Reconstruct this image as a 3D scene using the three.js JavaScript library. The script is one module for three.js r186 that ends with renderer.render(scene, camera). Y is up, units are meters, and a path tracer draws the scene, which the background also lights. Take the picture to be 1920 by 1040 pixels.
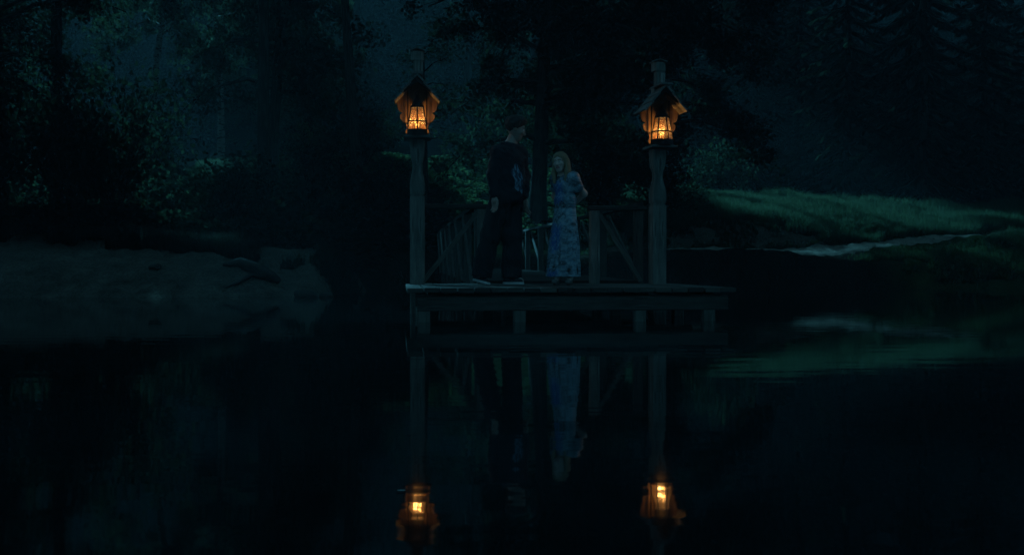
import * as THREE from 'three';
import { mergeGeometries } from 'three/addons/utils/BufferGeometryUtils.js';

// ---------------------------------------------------------------- camera, sky, moon, haze, exposure
const renderer = new THREE.WebGLRenderer({ antialias: true });
renderer.toneMapping = THREE.LinearToneMapping;
renderer.toneMappingExposure = 1.0;
renderer.shadowMap.enabled = true;
const scene = new THREE.Scene();

const camera = new THREE.PerspectiveCamera(29.15, 1920 / 1040, 0.1, 400);
camera.position.set(0, 0.535, 0);
camera.rotation.set(-0.011, 0, 0);

// an even, moonlit blue night sky
{
  const W = 64, H = 32, data = new Float32Array(W * H * 4);
  for (let j = 0; j < H; j++) {
    const up = Math.max(0, Math.sin(((j + 0.5) / H - 0.5) * Math.PI));
    const k = 0.9 + 0.1 * up;
    for (let i = 0; i < W; i++) data.set([0.024 * k, 0.080 * k, 0.122 * k, 1], (j * W + i) * 4);
  }
  const sky = new THREE.DataTexture(data, W, H, THREE.RGBAFormat, THREE.FloatType);
  sky.mapping = THREE.EquirectangularReflectionMapping;
  sky.magFilter = THREE.LinearFilter;
  sky.needsUpdate = true;
  scene.background = sky;
  scene.environment = sky;
}
// the moon stands high behind the wood, to the left of the middle
const moon = new THREE.DirectionalLight(new THREE.Color().setRGB(0.15, 0.7, 1.0), 5.0);
moon.position.set(-37, 50, -78);
moon.castShadow = true;
moon.shadow.radius = 2;
moon.shadow.mapSize.set(4096, 4096);
Object.assign(moon.shadow.camera, { left: -60, right: 60, top: 60, bottom: -60, near: 1, far: 260 });
scene.add(moon, moon.target);
scene.fog = new THREE.FogExp2(new THREE.Color().setRGB(0.6, 0.88, 1.0), 0.0019);

// ---------------------------------------------------------------- helpers
function rng(seed) {
  let s = seed >>> 0;
  return () => { s = (s + 0x6d2b79f5) | 0; let t = Math.imul(s ^ (s >>> 15), 1 | s); t = (t + Math.imul(t ^ (t >>> 7), 61 | t)) ^ t; return ((t ^ (t >>> 14)) >>> 0) / 4294967296; };
}
const V = (x, y, z) => new THREE.Vector3(x, y, z);
const lerp = (a, b, t) => a + (b - a) * t;
const clamp = (x, a, b) => Math.min(b, Math.max(a, x));
const smooth = (a, b, x) => { const t = clamp((x - a) / (b - a), 0, 1); return t * t * (3 - 2 * t); };
function hash(x, y, z = 0) { let h = Math.imul(x, 374761393) ^ Math.imul(y, 668265263) ^ Math.imul(z, 1274126177); h = Math.imul(h ^ (h >>> 13), 1274126177); return ((h ^ (h >>> 16)) >>> 0) / 4294967296; }
function noise2(x, y, per = 0) {
  const ix = Math.floor(x), iy = Math.floor(y), fx = x - ix, fy = y - iy, u = fx * fx * (3 - 2 * fx), v = fy * fy * (3 - 2 * fy);
  const w = (a) => (per ? ((a % per) + per) % per : a);
  return lerp(lerp(hash(w(ix), w(iy)), hash(w(ix + 1), w(iy)), u), lerp(hash(w(ix), w(iy + 1)), hash(w(ix + 1), w(iy + 1)), u), v);
}
function fbm(x, y, oct = 4, per = 0) { let s = 0, a = 0.5, n = 0; for (let i = 0; i < oct; i++) { s += a * noise2(x + i * 17 * (per ? 0 : 1), y, per); n += a; a *= 0.5; x *= 2; y *= 2; per *= 2; } return s / n; }
function noise3(x, y, z) {
  const ix = Math.floor(x), iy = Math.floor(y), iz = Math.floor(z), fx = x - ix, fy = y - iy, fz = z - iz;
  const u = fx * fx * (3 - 2 * fx), v = fy * fy * (3 - 2 * fy), w = fz * fz * (3 - 2 * fz);
  const c = (k) => lerp(lerp(hash(ix, iy, iz + k), hash(ix + 1, iy, iz + k), u), lerp(hash(ix, iy + 1, iz + k), hash(ix + 1, iy + 1, iz + k), u), v);
  return lerp(c(0), c(1), w);
}
function tex(size, fn, { srgb = false, w = size, h = size } = {}) {
  const data = new Uint8Array(w * h * 4);
  for (let j = 0; j < h; j++) for (let i = 0; i < w; i++) {
    const c = fn(i / w, j / h), o = (j * w + i) * 4;
    for (let k = 0; k < 3; k++) data[o + k] = clamp(Array.isArray(c) ? c[k] : c, 0, 1) * 255;
    data[o + 3] = 255;
  }
  const t = new THREE.DataTexture(data, w, h);
  t.wrapS = t.wrapT = THREE.RepeatWrapping;
  t.magFilter = THREE.LinearFilter;
  if (srgb) t.colorSpace = THREE.SRGBColorSpace;
  t.needsUpdate = true;
  return t;
}
const taken = {};
function numbered(name) { const n = (taken[name] = (taken[name] ?? -1) + 1); return n ? name + '_' + String(n).padStart(3, '0') : name; }
function tag(o, label, category, group) { o.userData.label = label; o.userData.category = category; if (group) o.userData.group = group; return o; }
function thing(name, label, category, group, pos = [0, 0, 0], yaw = 0) {
  const g = new THREE.Group(); g.name = numbered(name); g.position.set(...pos); g.rotation.y = yaw;
  tag(g, label, category, group); scene.add(g); return g;
}
function part(name, geo, mat, parent) {
  const m = new THREE.Mesh(geo, mat); m.name = name; m.castShadow = m.receiveShadow = true; parent.add(m); return m;
}
function structure(name, geo, mat) { const m = part(name, geo, mat, scene); m.userData.kind = 'structure'; return m; }
const lin = (r, g, b) => new THREE.Color().setRGB(r, g, b);

// chamfered bar along x: uv in metres, grain along u
function bar(L, H, D, ch = 0.006, seed = 1, warp = 0) {
  const r = rng(seed), a = H / 2, b = D / 2, c = Math.min(ch, a * 0.6, b * 0.6);
  const sec = [[a - c, b], [a, b - c], [a, -b + c], [a - c, -b], [-a + c, -b], [-a, -b + c], [-a, b - c], [-a + c, b]];
  const pos = [], uv = [], idx = [], uo = r() * 7, vo = r() * 7, n = sec.length;
  const per = [0]; for (let i = 0; i < n; i++) { const p = sec[i], q = sec[(i + 1) % n]; per.push(per[i] + Math.hypot(p[0] - q[0], p[1] - q[1])); }
  const e = [-L / 2 + (r() - 0.5) * warp, L / 2 + (r() - 0.5) * warp];
  for (let i = 0; i < n; i++) {
    const p = sec[i], q = sec[(i + 1) % n], s = pos.length / 3;
    for (const [pt, k] of [[p, i], [q, i + 1]]) for (const x of e) { pos.push(x, pt[0], pt[1]); uv.push(x + uo, per[k] + vo); }
    idx.push(s, s + 1, s + 2, s + 1, s + 3, s + 2);
  }
  for (const k of [0, 1]) {
    const s = pos.length / 3;
    for (const p of sec) { pos.push(e[k], p[0], p[1]); uv.push(p[0] * 0.3 + uo, p[1] + vo); }
    for (let i = 1; i < n - 1; i++) k ? idx.push(s, s + i + 1, s + i) : idx.push(s, s + i, s + i + 1);
  }
  let g = new THREE.BufferGeometry();
  g.setAttribute('position', new THREE.Float32BufferAttribute(pos, 3));
  g.setAttribute('uv', new THREE.Float32BufferAttribute(uv, 2));
  g.setIndex(idx); g.computeVertexNormals();
  return g;
}
const upright = (H, W, D, ch, seed) => bar(H, W, D, ch, seed).rotateZ(Math.PI / 2);
function barBetween(a, b, H, D, seed) {
  const d = b.clone().sub(a), g = bar(d.length(), H, D, 0.005, seed);
  const m = new THREE.Matrix4(), x = d.normalize(), z = V(0, 1, 0).cross(x).negate().normalize();
  if (z.lengthSq() < 0.01) z.set(0, 0, 1);
  const y = z.clone().cross(x).normalize(); z.copy(x).cross(y);
  m.makeBasis(x, y, z).setPosition(a.clone().add(b).multiplyScalar(0.5));
  return g.applyMatrix4(m);
}
function tube(points, radii, sides = 8, wobble = 0, seed = 1) {
  const r = rng(seed), pos = [], uv = [], idx = [];
  let len = 0, nrm = V(1, 0, 0.01);
  for (let i = 0; i < points.length; i++) {
    const t = points[Math.min(i + 1, points.length - 1)].clone().sub(points[Math.max(i - 1, 0)]).normalize();
    nrm.sub(t.clone().multiplyScalar(nrm.dot(t))).normalize();
    if (nrm.lengthSq() < 0.5) nrm.set(0, 0, 1);
    const bi = t.clone().cross(nrm);
    if (i) len += points[i].distanceTo(points[i - 1]);
    for (let k = 0; k <= sides; k++) {
      const a = (k % sides) / sides * Math.PI * 2, w = 1 + wobble * (hash(k % sides, i, seed) - 0.5), R = radii[i] * w;
      pos.push(points[i].x + (nrm.x * Math.cos(a) + bi.x * Math.sin(a)) * R, points[i].y + (nrm.y * Math.cos(a) + bi.y * Math.sin(a)) * R, points[i].z + (nrm.z * Math.cos(a) + bi.z * Math.sin(a)) * R);
      uv.push(k / sides * Math.PI * 2 * radii[0], len);
    }
  }
  const n = sides + 1;
  for (let i = 0; i < points.length - 1; i++) for (let k = 0; k < sides; k++) { const a = i * n + k; idx.push(a, a + 1, a + n, a + 1, a + n + 1, a + n); }
  const c = pos.length / 3, last = points.length - 1;
  pos.push(points[0].x, points[0].y, points[0].z, points[last].x, points[last].y, points[last].z); uv.push(0, 0, 0, len);
  for (let k = 0; k < sides; k++) { idx.push(c, k + 1, k); idx.push(c + 1, last * n + k, last * n + k + 1); }
  const g = new THREE.BufferGeometry();
  g.setAttribute('position', new THREE.Float32BufferAttribute(pos, 3));
  g.setAttribute('uv', new THREE.Float32BufferAttribute(uv, 2));
  g.setIndex(idx); g.computeVertexNormals();
  return g;
}

// ---------------------------------------------------------------- materials
const woodGrain = (u, v) => {
  const w = fbm(u * 4, v * 8, 3, 4) * 0.5, line = fbm(u * 6, v * 64 + w * 6, 3, 6);
  const crack = smooth(0.68, 0.76, fbm(u * 4, v * 48, 2, 4));
  return { t: 0.55 + 0.6 * (line - 0.5) + 0.5 * (fbm(u * 4, v * 4, 3, 4) - 0.5), crack };
};
const woodMap = tex(512, (u, v) => { const g = woodGrain(u, v), k = clamp(g.t * (1 - 0.6 * g.crack), 0, 1); return [0.35 + 0.55 * k, 0.36 + 0.53 * k, 0.36 + 0.5 * k]; }, { srgb: true });
const woodBump = tex(512, (u, v) => { const g = woodGrain(u, v); return clamp(0.7 * g.t + 0.3 - g.crack * 0.5, 0, 1); });
const soilMap = tex(512, (u, v) => { const n = fbm(u * 8, v * 8, 5, 8), f = fbm(u * 64, v * 64, 2, 64); const k = 0.45 + 0.75 * (n - 0.5) + 0.5 * (f - 0.5); return [0.55 + 0.45 * k, 0.55 + 0.45 * k, 0.55 + 0.43 * k]; }, { srgb: true });
const soilBump = tex(512, (u, v) => 0.6 * fbm(u * 16, v * 16, 4, 16) + 0.4 * fbm(u * 64, v * 64, 2, 64));
const barkMap = tex(256, (u, v) => { const n = fbm(u * 24, v * 5, 3, 0), k = smooth(0.3, 0.7, n); return 0.45 + 0.5 * k; }, { srgb: true });
const birchMap = tex(256, (u, v) => { const n = fbm(u * 3, v * 26, 3), d = smooth(0.58, 0.66, n) * 0.75; return [0.92 - d, 0.92 - d, 0.9 - d]; }, { srgb: true });
const wood = (r, g, b, bump = 0.004) => new THREE.MeshPhysicalMaterial({ specularIntensity: 0.4, color: lin(r, g, b), map: woodMap, bumpMap: woodBump, bumpScale: bump, roughness: 0.85 });
const M = {
  deck: [wood(0.2, 0.195, 0.18), wood(0.15, 0.145, 0.135), wood(0.27, 0.26, 0.235)],
  beam: wood(0.22, 0.215, 0.195), pile: wood(0.38, 0.38, 0.34), post: wood(0.52, 0.51, 0.47),
  rail: wood(0.13, 0.13, 0.125), bridge: [wood(0.11, 0.108, 0.1), wood(0.085, 0.083, 0.075)],
  bridgePost: wood(0.2, 0.195, 0.18),
  board: wood(0.46, 0.3, 0.19, 0.008), roof: wood(0.4, 0.4, 0.39), darkBoard: wood(0.045, 0.04, 0.036),
  iron: new THREE.MeshStandardMaterial({ color: lin(0.02, 0.019, 0.018), roughness: 0.6, metalness: 0.6 }),
  wax: new THREE.MeshPhysicalMaterial({ color: lin(0.75, 0.62, 0.42), roughness: 0.6 }),
  wick: new THREE.MeshStandardMaterial({ color: lin(0.02, 0.02, 0.02), roughness: 1 }),
  flame: new THREE.MeshStandardMaterial({ color: 0x000000, emissive: lin(1.0, 0.6, 0.22), emissiveIntensity: 6 }),
  bark: new THREE.MeshPhysicalMaterial({ specularIntensity: 0.1, color: lin(0.055, 0.048, 0.04), map: barkMap, bumpMap: barkMap, bumpScale: 0.02, roughness: 0.95 }),
  birch: new THREE.MeshStandardMaterial({ color: lin(0.3, 0.29, 0.26), map: birchMap, roughness: 0.85 }),
};
const leafMat = (r, g, b, t = 0.4) => new THREE.MeshPhysicalMaterial({ color: lin(r, g, b), vertexColors: true, roughness: 0.8, transmission: t, thickness: 0, ior: 1.3, side: THREE.DoubleSide });
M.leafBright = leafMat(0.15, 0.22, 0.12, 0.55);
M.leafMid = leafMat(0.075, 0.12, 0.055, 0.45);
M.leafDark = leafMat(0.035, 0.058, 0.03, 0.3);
M.needle = leafMat(0.018, 0.03, 0.018, 0.15);
M.grass = leafMat(0.105, 0.168, 0.1, 0.5);
M.herb = leafMat(0.11, 0.19, 0.08, 0.5);
const glassBump = tex(256, (u, v) => fbm(u * 24, v * 24, 2, 24));
const glassMap = tex(256, (u, v) => { const n = smooth(0.3, 0.7, fbm(u * 22, v * 22, 2, 22)), k = 0.68 + 0.3 * n; return [k, k * (0.84 + 0.16 * n), k * (0.7 + 0.3 * n)]; }, { srgb: true });
M.glass = new THREE.MeshPhysicalMaterial({ color: lin(0.95, 0.78, 0.42), map: glassMap, transmission: 0.95, thickness: 0, roughness: 0.15, ior: 1.45, bumpMap: glassBump, bumpScale: 0.003, side: THREE.DoubleSide });

// ---------------------------------------------------------------- ground
const far = [[60, 8], [90, 20], [150, 24]];
const COLS = [
  [-60, [[14, -1.2], [17.6, -0.1], [18, 0.02], [18.6, 0.35], [20.2, 1.05], [21.5, 1.15], [26, 1.5], [33, 3.1], [38, 4.1], [46, 5.2], ...far]],
  [-9, [[14, -1.2], [17.6, -0.1], [18, 0.02], [18.6, 0.35], [20.2, 1.08], [21.5, 1.18], [26, 1.5], [33, 3.1], [38, 4.1], [46, 5.2], ...far]],
  [-6, [[14, -1.2], [17.7, -0.1], [18.1, 0.03], [18.8, 0.3], [20.2, 0.88], [21.5, 0.92], [26, 1.4], [33, 3.0], [38, 4.1], [46, 5.2], ...far]],
  [-3.7, [[16, -1.2], [18.5, -0.1], [18.9, 0.03], [19.5, 0.3], [20.6, 0.8], [21.5, 0.85], [26, 1.1], [33, 2.9], [38, 4.05], [46, 5.2], ...far]],
  [-2.7, [[20, -1.2], [23.6, -0.1], [24.2, 0.03], [24.7, 0.5], [25.4, 0.8], [28, 1.1], [33, 2.7], [38, 4.0], [46, 5.2], ...far]],
  [-0.5, [[21, -1.2], [24.8, -0.1], [25.1, 0.03], [25.8, 0.3], [27, 0.46], [28.5, 0.95], [31, 1.75], [34, 2.65], [38, 3.85], [42, 4.3], [48, 5.2], ...far]],
  [1.2, [[21, -1.2], [24.8, -0.1], [25.1, 0.03], [25.6, 0.5], [27, 0.75], [28.5, 1.1], [31, 1.8], [34, 2.6], [38, 3.6], [42, 4.0], [48, 5.0], ...far]],
  [3, [[21, -1.2], [25, -0.1], [25.15, 0.05], [25.6, 0.85], [26.8, 0.95], [27.4, 1.3], [28.6, 1.6], [31, 2.1], [34.5, 2.85], [38, 3.0], [44, 2.9], [50, 4.5], ...far]],
  [6, [[22, -1.2], [25.2, -0.1], [25.3, 0.05], [25.65, 0.9], [27.3, 0.96], [27.8, 1.4], [28.5, 1.75], [31, 2.2], [34, 2.75], [36, 2.75], [42, 2.1], [48, 3.5], ...far]],
  [9, [[22, -1.2], [25.2, -0.1], [25.4, 0.05], [26, 0.62], [27.6, 1.04], [28.2, 1.2], [29, 1.6], [31, 2.05], [34, 2.62], [36, 2.6], [42, 2.0], [48, 3.5], ...far]],
  [13, [[21, -1.2], [24.6, -0.1], [25, 0.05], [26.5, 0.55], [28.6, 1.3], [29.4, 1.36], [30.2, 1.5], [32, 1.85], [35, 2.3], [37, 2.3], [42, 1.9], [48, 3.5], ...far]],
  [60, [[21, -1.2], [24.6, -0.1], [25, 0.05], [26.5, 0.55], [28.6, 1.25], [29.4, 1.3], [30.2, 1.45], [32, 1.8], [35, 2.2], [37, 2.2], [42, 1.9], [48, 3.5], ...far]],
];
function along(list, d) {
  if (d <= list[0][0]) return list[0][1];
  for (let i = 1; i < list.length; i++) if (d < list[i][0]) return lerp(list[i - 1][1], list[i][1], (d - list[i - 1][0]) / (list[i][0] - list[i - 1][0]));
  return list[list.length - 1][1];
}
function groundY(x, z) {
  const d = -z + 0.5 * (fbm(x * 0.7 + 40, z * 0.7 + 9, 3) - 0.5);
  let i = 1; while (i < COLS.length - 1 && COLS[i][0] < x) i++;
  const t = smooth(COLS[i - 1][0], COLS[i][0], x);
  let h = lerp(along(COLS[i - 1][1], d), along(COLS[i][1], d), t);
  if (h > -0.3) h += (fbm(x * 1.4, z * 1.4, 3) - 0.5) * 0.16 * smooth(-0.3, 0.4, h) + (fbm(x * 5, z * 5, 3) - 0.5) * 0.11 * smooth(-0.2, 0.3, h);
  if (d > 46) h += (fbm(x * 0.08, z * 0.08, 3) - 0.5) * 5 * smooth(46, 70, d);
  return h;
}
// what the ground is made of, by place: colours of sand, turf, peat and leaf litter
function groundColor(x, z, h, c) {
  const d = -z, n = fbm(x * 0.9 + 3, z * 0.9, 4), f = fbm(x * 4, z * 4 + 8, 3);
  const sand = [0.17, 0.16, 0.135], turf = [0.045, 0.07, 0.03], peat = [0.02, 0.019, 0.016], litter = [0.022, 0.021, 0.016], clay = [0.12, 0.1, 0.08];
  let k = litter;
  const mixc = (a, b, t) => a.map((q, i) => lerp(q, b[i], clamp(t, 0, 1)));
  if (x < -2.6 && d < 22.5) k = mixc(sand, litter, smooth(0.8, 1.05, h + (n - 0.5) * 0.5));
  else if (x > -2.9) {
    k = mixc(litter, turf, smooth(27.5, 28.5, d + (n - 0.5) * 2) * (1 - smooth(40, 46, d)));
    const cut = (1 - smooth(25.4, 26.3, d + (n - 0.5))) * smooth(-0.5, 2, x);
    k = mixc(k, peat, cut * (1 - 0.7 * smooth(8, 10, x)));
    const face = smooth(26.2, 26.8, d) * (1 - smooth(28, 28.8, d + (f - 0.5))) * smooth(0.8, 2.2, x) * (1 - smooth(7.5, 9.5, x));
    k = mixc(k, clay, face * smooth(0.35, 0.6, n + 0.15));
    if (x > 8.5) k = mixc(k, turf, smooth(8.5, 10, x) * (1 - smooth(28, 30, d)));
  }
  const v = 0.75 + 0.5 * f;
  c.push(k[0] * v, k[1] * v, k[2] * v);
}
{
  const axis = (stops) => { const a = []; for (let i = 0; i < stops.length - 1; i++) { const [p, s] = stops[i], q = stops[i + 1][0], n = Math.max(1, Math.round((q - p) / s)); for (let k = 0; k < n; k++) a.push(p + (q - p) * k / n); } a.push(stops[stops.length - 1][0]); return a; };
  const xs = axis([[-150, 12], [-60, 3], [-20, 0.5], [-10, 0.2], [16, 0.5], [24, 3], [60, 12], [150, 0]]);
  const ds = axis([[-60, 10], [12, 1], [17, 0.12], [31, 0.2], [40, 0.6], [60, 2], [100, 8], [190, 0]]);
  const pos = [], uv = [], col = [], idx = [];
  for (const d of ds) for (const x of xs) { const h = groundY(x, -d); pos.push(x, h, -d); uv.push(x / 1.7, d / 1.7); groundColor(x, -d, h, col); }
  const n = xs.length;
  for (let j = 0; j < ds.length - 1; j++) for (let i = 0; i < n - 1; i++) { const a = j * n + i; idx.push(a, a + 1, a + n, a + 1, a + n + 1, a + n); }
  const g = new THREE.BufferGeometry();
  g.setAttribute('position', new THREE.Float32BufferAttribute(pos, 3));
  g.setAttribute('uv', new THREE.Float32BufferAttribute(uv, 2));
  g.setAttribute('color', new THREE.Float32BufferAttribute(col, 3));
  g.setIndex(idx); g.computeVertexNormals();
  structure('ground', g, new THREE.MeshPhysicalMaterial({ specularIntensity: 0.0, vertexColors: true, map: soilMap, bumpMap: soilBump, bumpScale: 0.06, roughness: 0.95 }));
}
// still lake
{
  const rip = tex(1024, (u, v) => 0.5 * fbm(u * 10, v * 34, 3, 2) + 0.35 * fbm(u * 5 + 3, v * 8, 3, 1) + 0.15 * fbm(u * 40, v * 90, 2, 10));
  const g = new THREE.PlaneGeometry(300, 90).rotateX(-Math.PI / 2).translate(0, 0, 15);
  const uv = g.attributes.uv; for (let i = 0; i < uv.count; i++) uv.setXY(i, uv.getX(i) * 300 / 6, uv.getY(i) * 90 / 6);
  structure('water', g, new THREE.MeshPhysicalMaterial({ color: lin(0.004, 0.008, 0.009), roughness: 0.035, ior: 1.33, specularIntensity: 1, bumpMap: rip, bumpScale: 0.0012 }));
}
// trodden path from the footbridge along the bench
{
  const c = new THREE.CatmullRomCurve3([[3.4, -26.2], [4.6, -26.3], [6.25, -26.55], [7.97, -27], [9.7, -27.8], [11.2, -28.5], [12.6, -29.1], [14.6, -30.4], [18, -32]].map(([x, z]) => V(x, 0, z)));
  const pts = c.getPoints(170), pos = [], uv = [], idx = [];
  const nW = 7;
  pts.forEach((p, i) => {
    const t = pts[Math.min(i + 1, pts.length - 1)].clone().sub(pts[Math.max(0, i - 1)]).normalize(), s = V(-t.z, 0, t.x);
    const w = lerp(0.85, 0.3, smooth(6.5, 12.5, p.x)) * smooth(3.2, 6.4, p.x) + 0.12;
    for (let k = 0; k < nW; k++) {
      const o = (k / (nW - 1) - 0.5) * w * (1 + 0.5 * (fbm(i * 0.11, k < nW / 2 ? 3 : 9, 3) - 0.5) * 2), x = p.x + s.x * o, z = p.z + s.z * o;
      pos.push(x, groundY(x, z) + (k === 0 || k === nW - 1 ? -0.02 : 0.022), z); uv.push(x / 1.3, z / 1.3);
    }
  });
  for (let i = 0; i < pts.length - 1; i++) for (let k = 0; k < nW - 1; k++) { const a = i * nW + k; idx.push(a, a + nW, a + 1, a + 1, a + nW, a + nW + 1); }
  const g = new THREE.BufferGeometry();
  g.setAttribute('position', new THREE.Float32BufferAttribute(pos, 3));
  g.setAttribute('uv', new THREE.Float32BufferAttribute(uv, 2));
  g.setIndex(idx); g.computeVertexNormals();
  if (g.attributes.normal.getY(20) < 0) { g.setIndex(idx.flatMap((_, i) => (i % 3 ? [] : [idx[i], idx[i + 2], idx[i + 1]]))); g.computeVertexNormals(); }
  structure('path', g, new THREE.MeshPhysicalMaterial({ specularIntensity: 0.2, color: lin(0.34, 0.32, 0.26), map: soilMap, bumpMap: soilBump, bumpScale: 0.02, roughness: 0.95 }));
}

// ---------------------------------------------------------------- trees
class Leaves {
  constructor(seed) { this.pos = []; this.col = []; this.nor = []; this.r = rng(seed); }
  leaf(c, size, long = 1.5, tint = 1, dir = null) {
    const r = this.r;
    const a = dir ? dir.clone() : V(r() - 0.5, r() - 0.5, r() - 0.5).normalize();
    const b = V(r() - 0.5, r() - 0.5, r() - 0.5).cross(a).normalize(), n = a.clone().cross(b);
    const l = size * long * (0.7 + 0.6 * r()), w = size * (0.7 + 0.6 * r()) * 0.5, k = tint * (0.7 + 0.6 * r()), y = 0.85 + 0.3 * r();
    const p0 = c, p1 = c.clone().addScaledVector(a, l * 0.45).addScaledVector(b, w), p2 = c.clone().addScaledVector(a, l), p3 = c.clone().addScaledVector(a, l * 0.45).addScaledVector(b, -w);
    for (const p of [p0, p1, p2, p0, p2, p3]) { this.pos.push(p.x, p.y, p.z); this.nor.push(n.x, n.y, n.z); this.col.push(k * y, k, k * (2 - y)); }
  }
  build() {
    const g = new THREE.BufferGeometry();
    g.setAttribute('position', new THREE.Float32BufferAttribute(this.pos, 3));
    g.setAttribute('normal', new THREE.Float32BufferAttribute(this.nor, 3));
    g.setAttribute('color', new THREE.Float32BufferAttribute(this.col, 3));
    return g;
  }
}
// broadleaf tree: trunk with limbs and twigs, leaf clumps along them
function broadleaf({ seed, h, r0, from, spread, limbs, clumps, perClump, leaf, lean = 0.3, droop = 0.2, clumpR = 0.5 }) {
  const r = rng(seed), L = new Leaves(seed + 99), woodParts = [];
  const trunkAt = (t) => V(lean * h * 0.12 * Math.sin(t * 2.2 + seed), t * h, lean * h * 0.1 * Math.cos(t * 1.7 + seed * 2) - lean * h * 0.1 * Math.cos(seed * 2)).sub(V(lean * h * 0.12 * Math.sin(seed), 0, 0));
  const N = 14, pts = [], rad = [];
  for (let i = 0; i <= N; i++) { const t = i / N; pts.push(trunkAt(t * 0.97).add(V(0, i ? 0 : -0.4, 0))); rad.push(r0 * (1 - 0.88 * t) * (i < 2 ? 1.45 - 0.3 * i : 1)); }
  woodParts.push(tube(pts, rad, 9, 0.35, seed));
  for (let i = 0; i < limbs; i++) {
    const t = lerp(from, 0.97, Math.pow((i + r()) / limbs, 0.9)), base = trunkAt(t), a = i * 2.4 + r() * 1.2;
    const env = Math.sin(Math.PI * clamp((t - from) / (1 - from) * 0.86 + 0.16, 0, 1)), len = spread * (0.35 + 0.65 * env) * (0.7 + 0.5 * r());
    const lp = [], lr = [], up = lerp(0.55, 0.15, r()) + 0.5 * t, rb = Math.max(0.012, r0 * 0.4 * (1 - 0.7 * t));
    for (let k = 0; k <= 6; k++) { const s = k / 6; lp.push(base.clone().add(V(Math.cos(a + s * 0.3) * len * s, len * (up * s - (droop + 0.35) * s * s) + (r() - 0.5) * 0.12, Math.sin(a + s * 0.3) * len * s))); lr.push(rb * (1 - 0.85 * s) + 0.006); }
    woodParts.push(tube(lp, lr, 5, 0.2, seed + i));
    for (let c = 0; c < clumps; c++) {
      const s = lerp(0.25, 1, Math.sqrt((c + r()) / clumps)), q = lp[Math.min(6, Math.round(s * 6))].clone().add(V(r() - 0.5, r() - 0.5, r() - 0.5).multiplyScalar(clumpR * 1.6));
      if (c % 2 === 0) woodParts.push(tube([lp[Math.min(5, Math.floor(s * 6))], q], [0.012, 0.004], 3, 0, 1));
      const n = perClump * (0.5 + r()), R = clumpR * (0.6 + 0.8 * r()), tint = 0.7 + 0.6 * r();
      for (let k = 0; k < n; k++) {
        const d = V(r() - 0.5, r() - 0.5, r() - 0.5).normalize().multiplyScalar(R * Math.pow(r(), 0.45)); d.y *= 0.65;
        L.leaf(q.clone().add(d), leaf, 1.5, tint);
      }
    }
  }
  return { trunk: mergeGeometries(woodParts), crown: L.build() };
}
function spruce({ seed, h, r0, spread, from = 0.04, levels = 26 }) {
  const r = rng(seed), L = new Leaves(seed + 7), woodParts = [tube([V(0, -0.4, 0), V(0, h * 0.5, 0.05), V(0, h, 0)], [r0, r0 * 0.55, 0.02], 8, 0.2, seed)];
  for (let i = 0; i < levels; i++) {
    const t = lerp(from, 0.99, i / (levels - 1)), n = 7;
    for (let b = 0; b < n; b++) {
      const a = b / n * 6.283 + i * 0.7 + r() * 0.5, len = spread * Math.pow(1 - t, 0.8) * (0.75 + 0.45 * r()) + 0.15, y0 = t * h + (r() - 0.5) * 0.3;
      const dir = V(Math.cos(a), 0, Math.sin(a)), tip = dir.clone().multiplyScalar(len).add(V(0, y0 - len * 0.42, 0));
      if (len > 0.6) woodParts.push(tube([V(0, y0, 0), tip], [0.025, 0.006], 3, 0, 1));
      const m = Math.ceil(9 + len * 15);
      for (let k = 0; k < m; k++) {
        const s = (k + r()) / m, p = V(0, y0, 0).lerp(tip, s); p.y -= 0.06 * Math.sin(s * 3);
        const side = V(-dir.z, 0, dir.x).multiplyScalar((r() - 0.5) * 2).addScaledVector(dir, 0.7).add(V(0, -0.45 - 0.4 * r(), 0)).normalize();
        L.leaf(p, 0.115, 2.4, 0.75 + 0.5 * s, side);
      }
    }
  }
  return { trunk: mergeGeometries(woodParts), crown: L.build() };
}
function bushGeo({ seed, h, spread, stems, perStem, leaf }) {
  const r = rng(seed), L = new Leaves(seed + 3), woodParts = [];
  for (let i = 0; i < stems; i++) {
    const a = r() * 6.283, R = spread * Math.sqrt(r()), H = h * (0.55 + 0.5 * r()), p = [], rr = [];
    for (let k = 0; k <= 5; k++) { const s = k / 5; p.push(V(Math.cos(a) * R * s * (0.4 + 0.6 * s), H * s - 0.25 * R * s * s - (k ? 0 : 0.15), Math.sin(a) * R * s * (0.4 + 0.6 * s))); rr.push(0.02 * (1 - s) + 0.004); }
    woodParts.push(tube(p, rr, 4, 0.2, seed + i));
    for (let k = 0; k < perStem; k++) {
      const s = 0.15 + 0.85 * Math.sqrt(r()), b = Math.min(4, Math.floor(s * 5)), q = p[b].clone().lerp(p[b + 1], s * 5 - b > 1 ? 1 : s * 5 - b);
      q.add(V(r() - 0.5, r() - 0.5, r() - 0.5).multiplyScalar(0.55 * (0.4 + s)));
      L.leaf(q, leaf, 1.5, 0.7 + 0.6 * r());
    }
  }
  return { trunk: mergeGeometries(woodParts), crown: L.build() };
}
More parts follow.
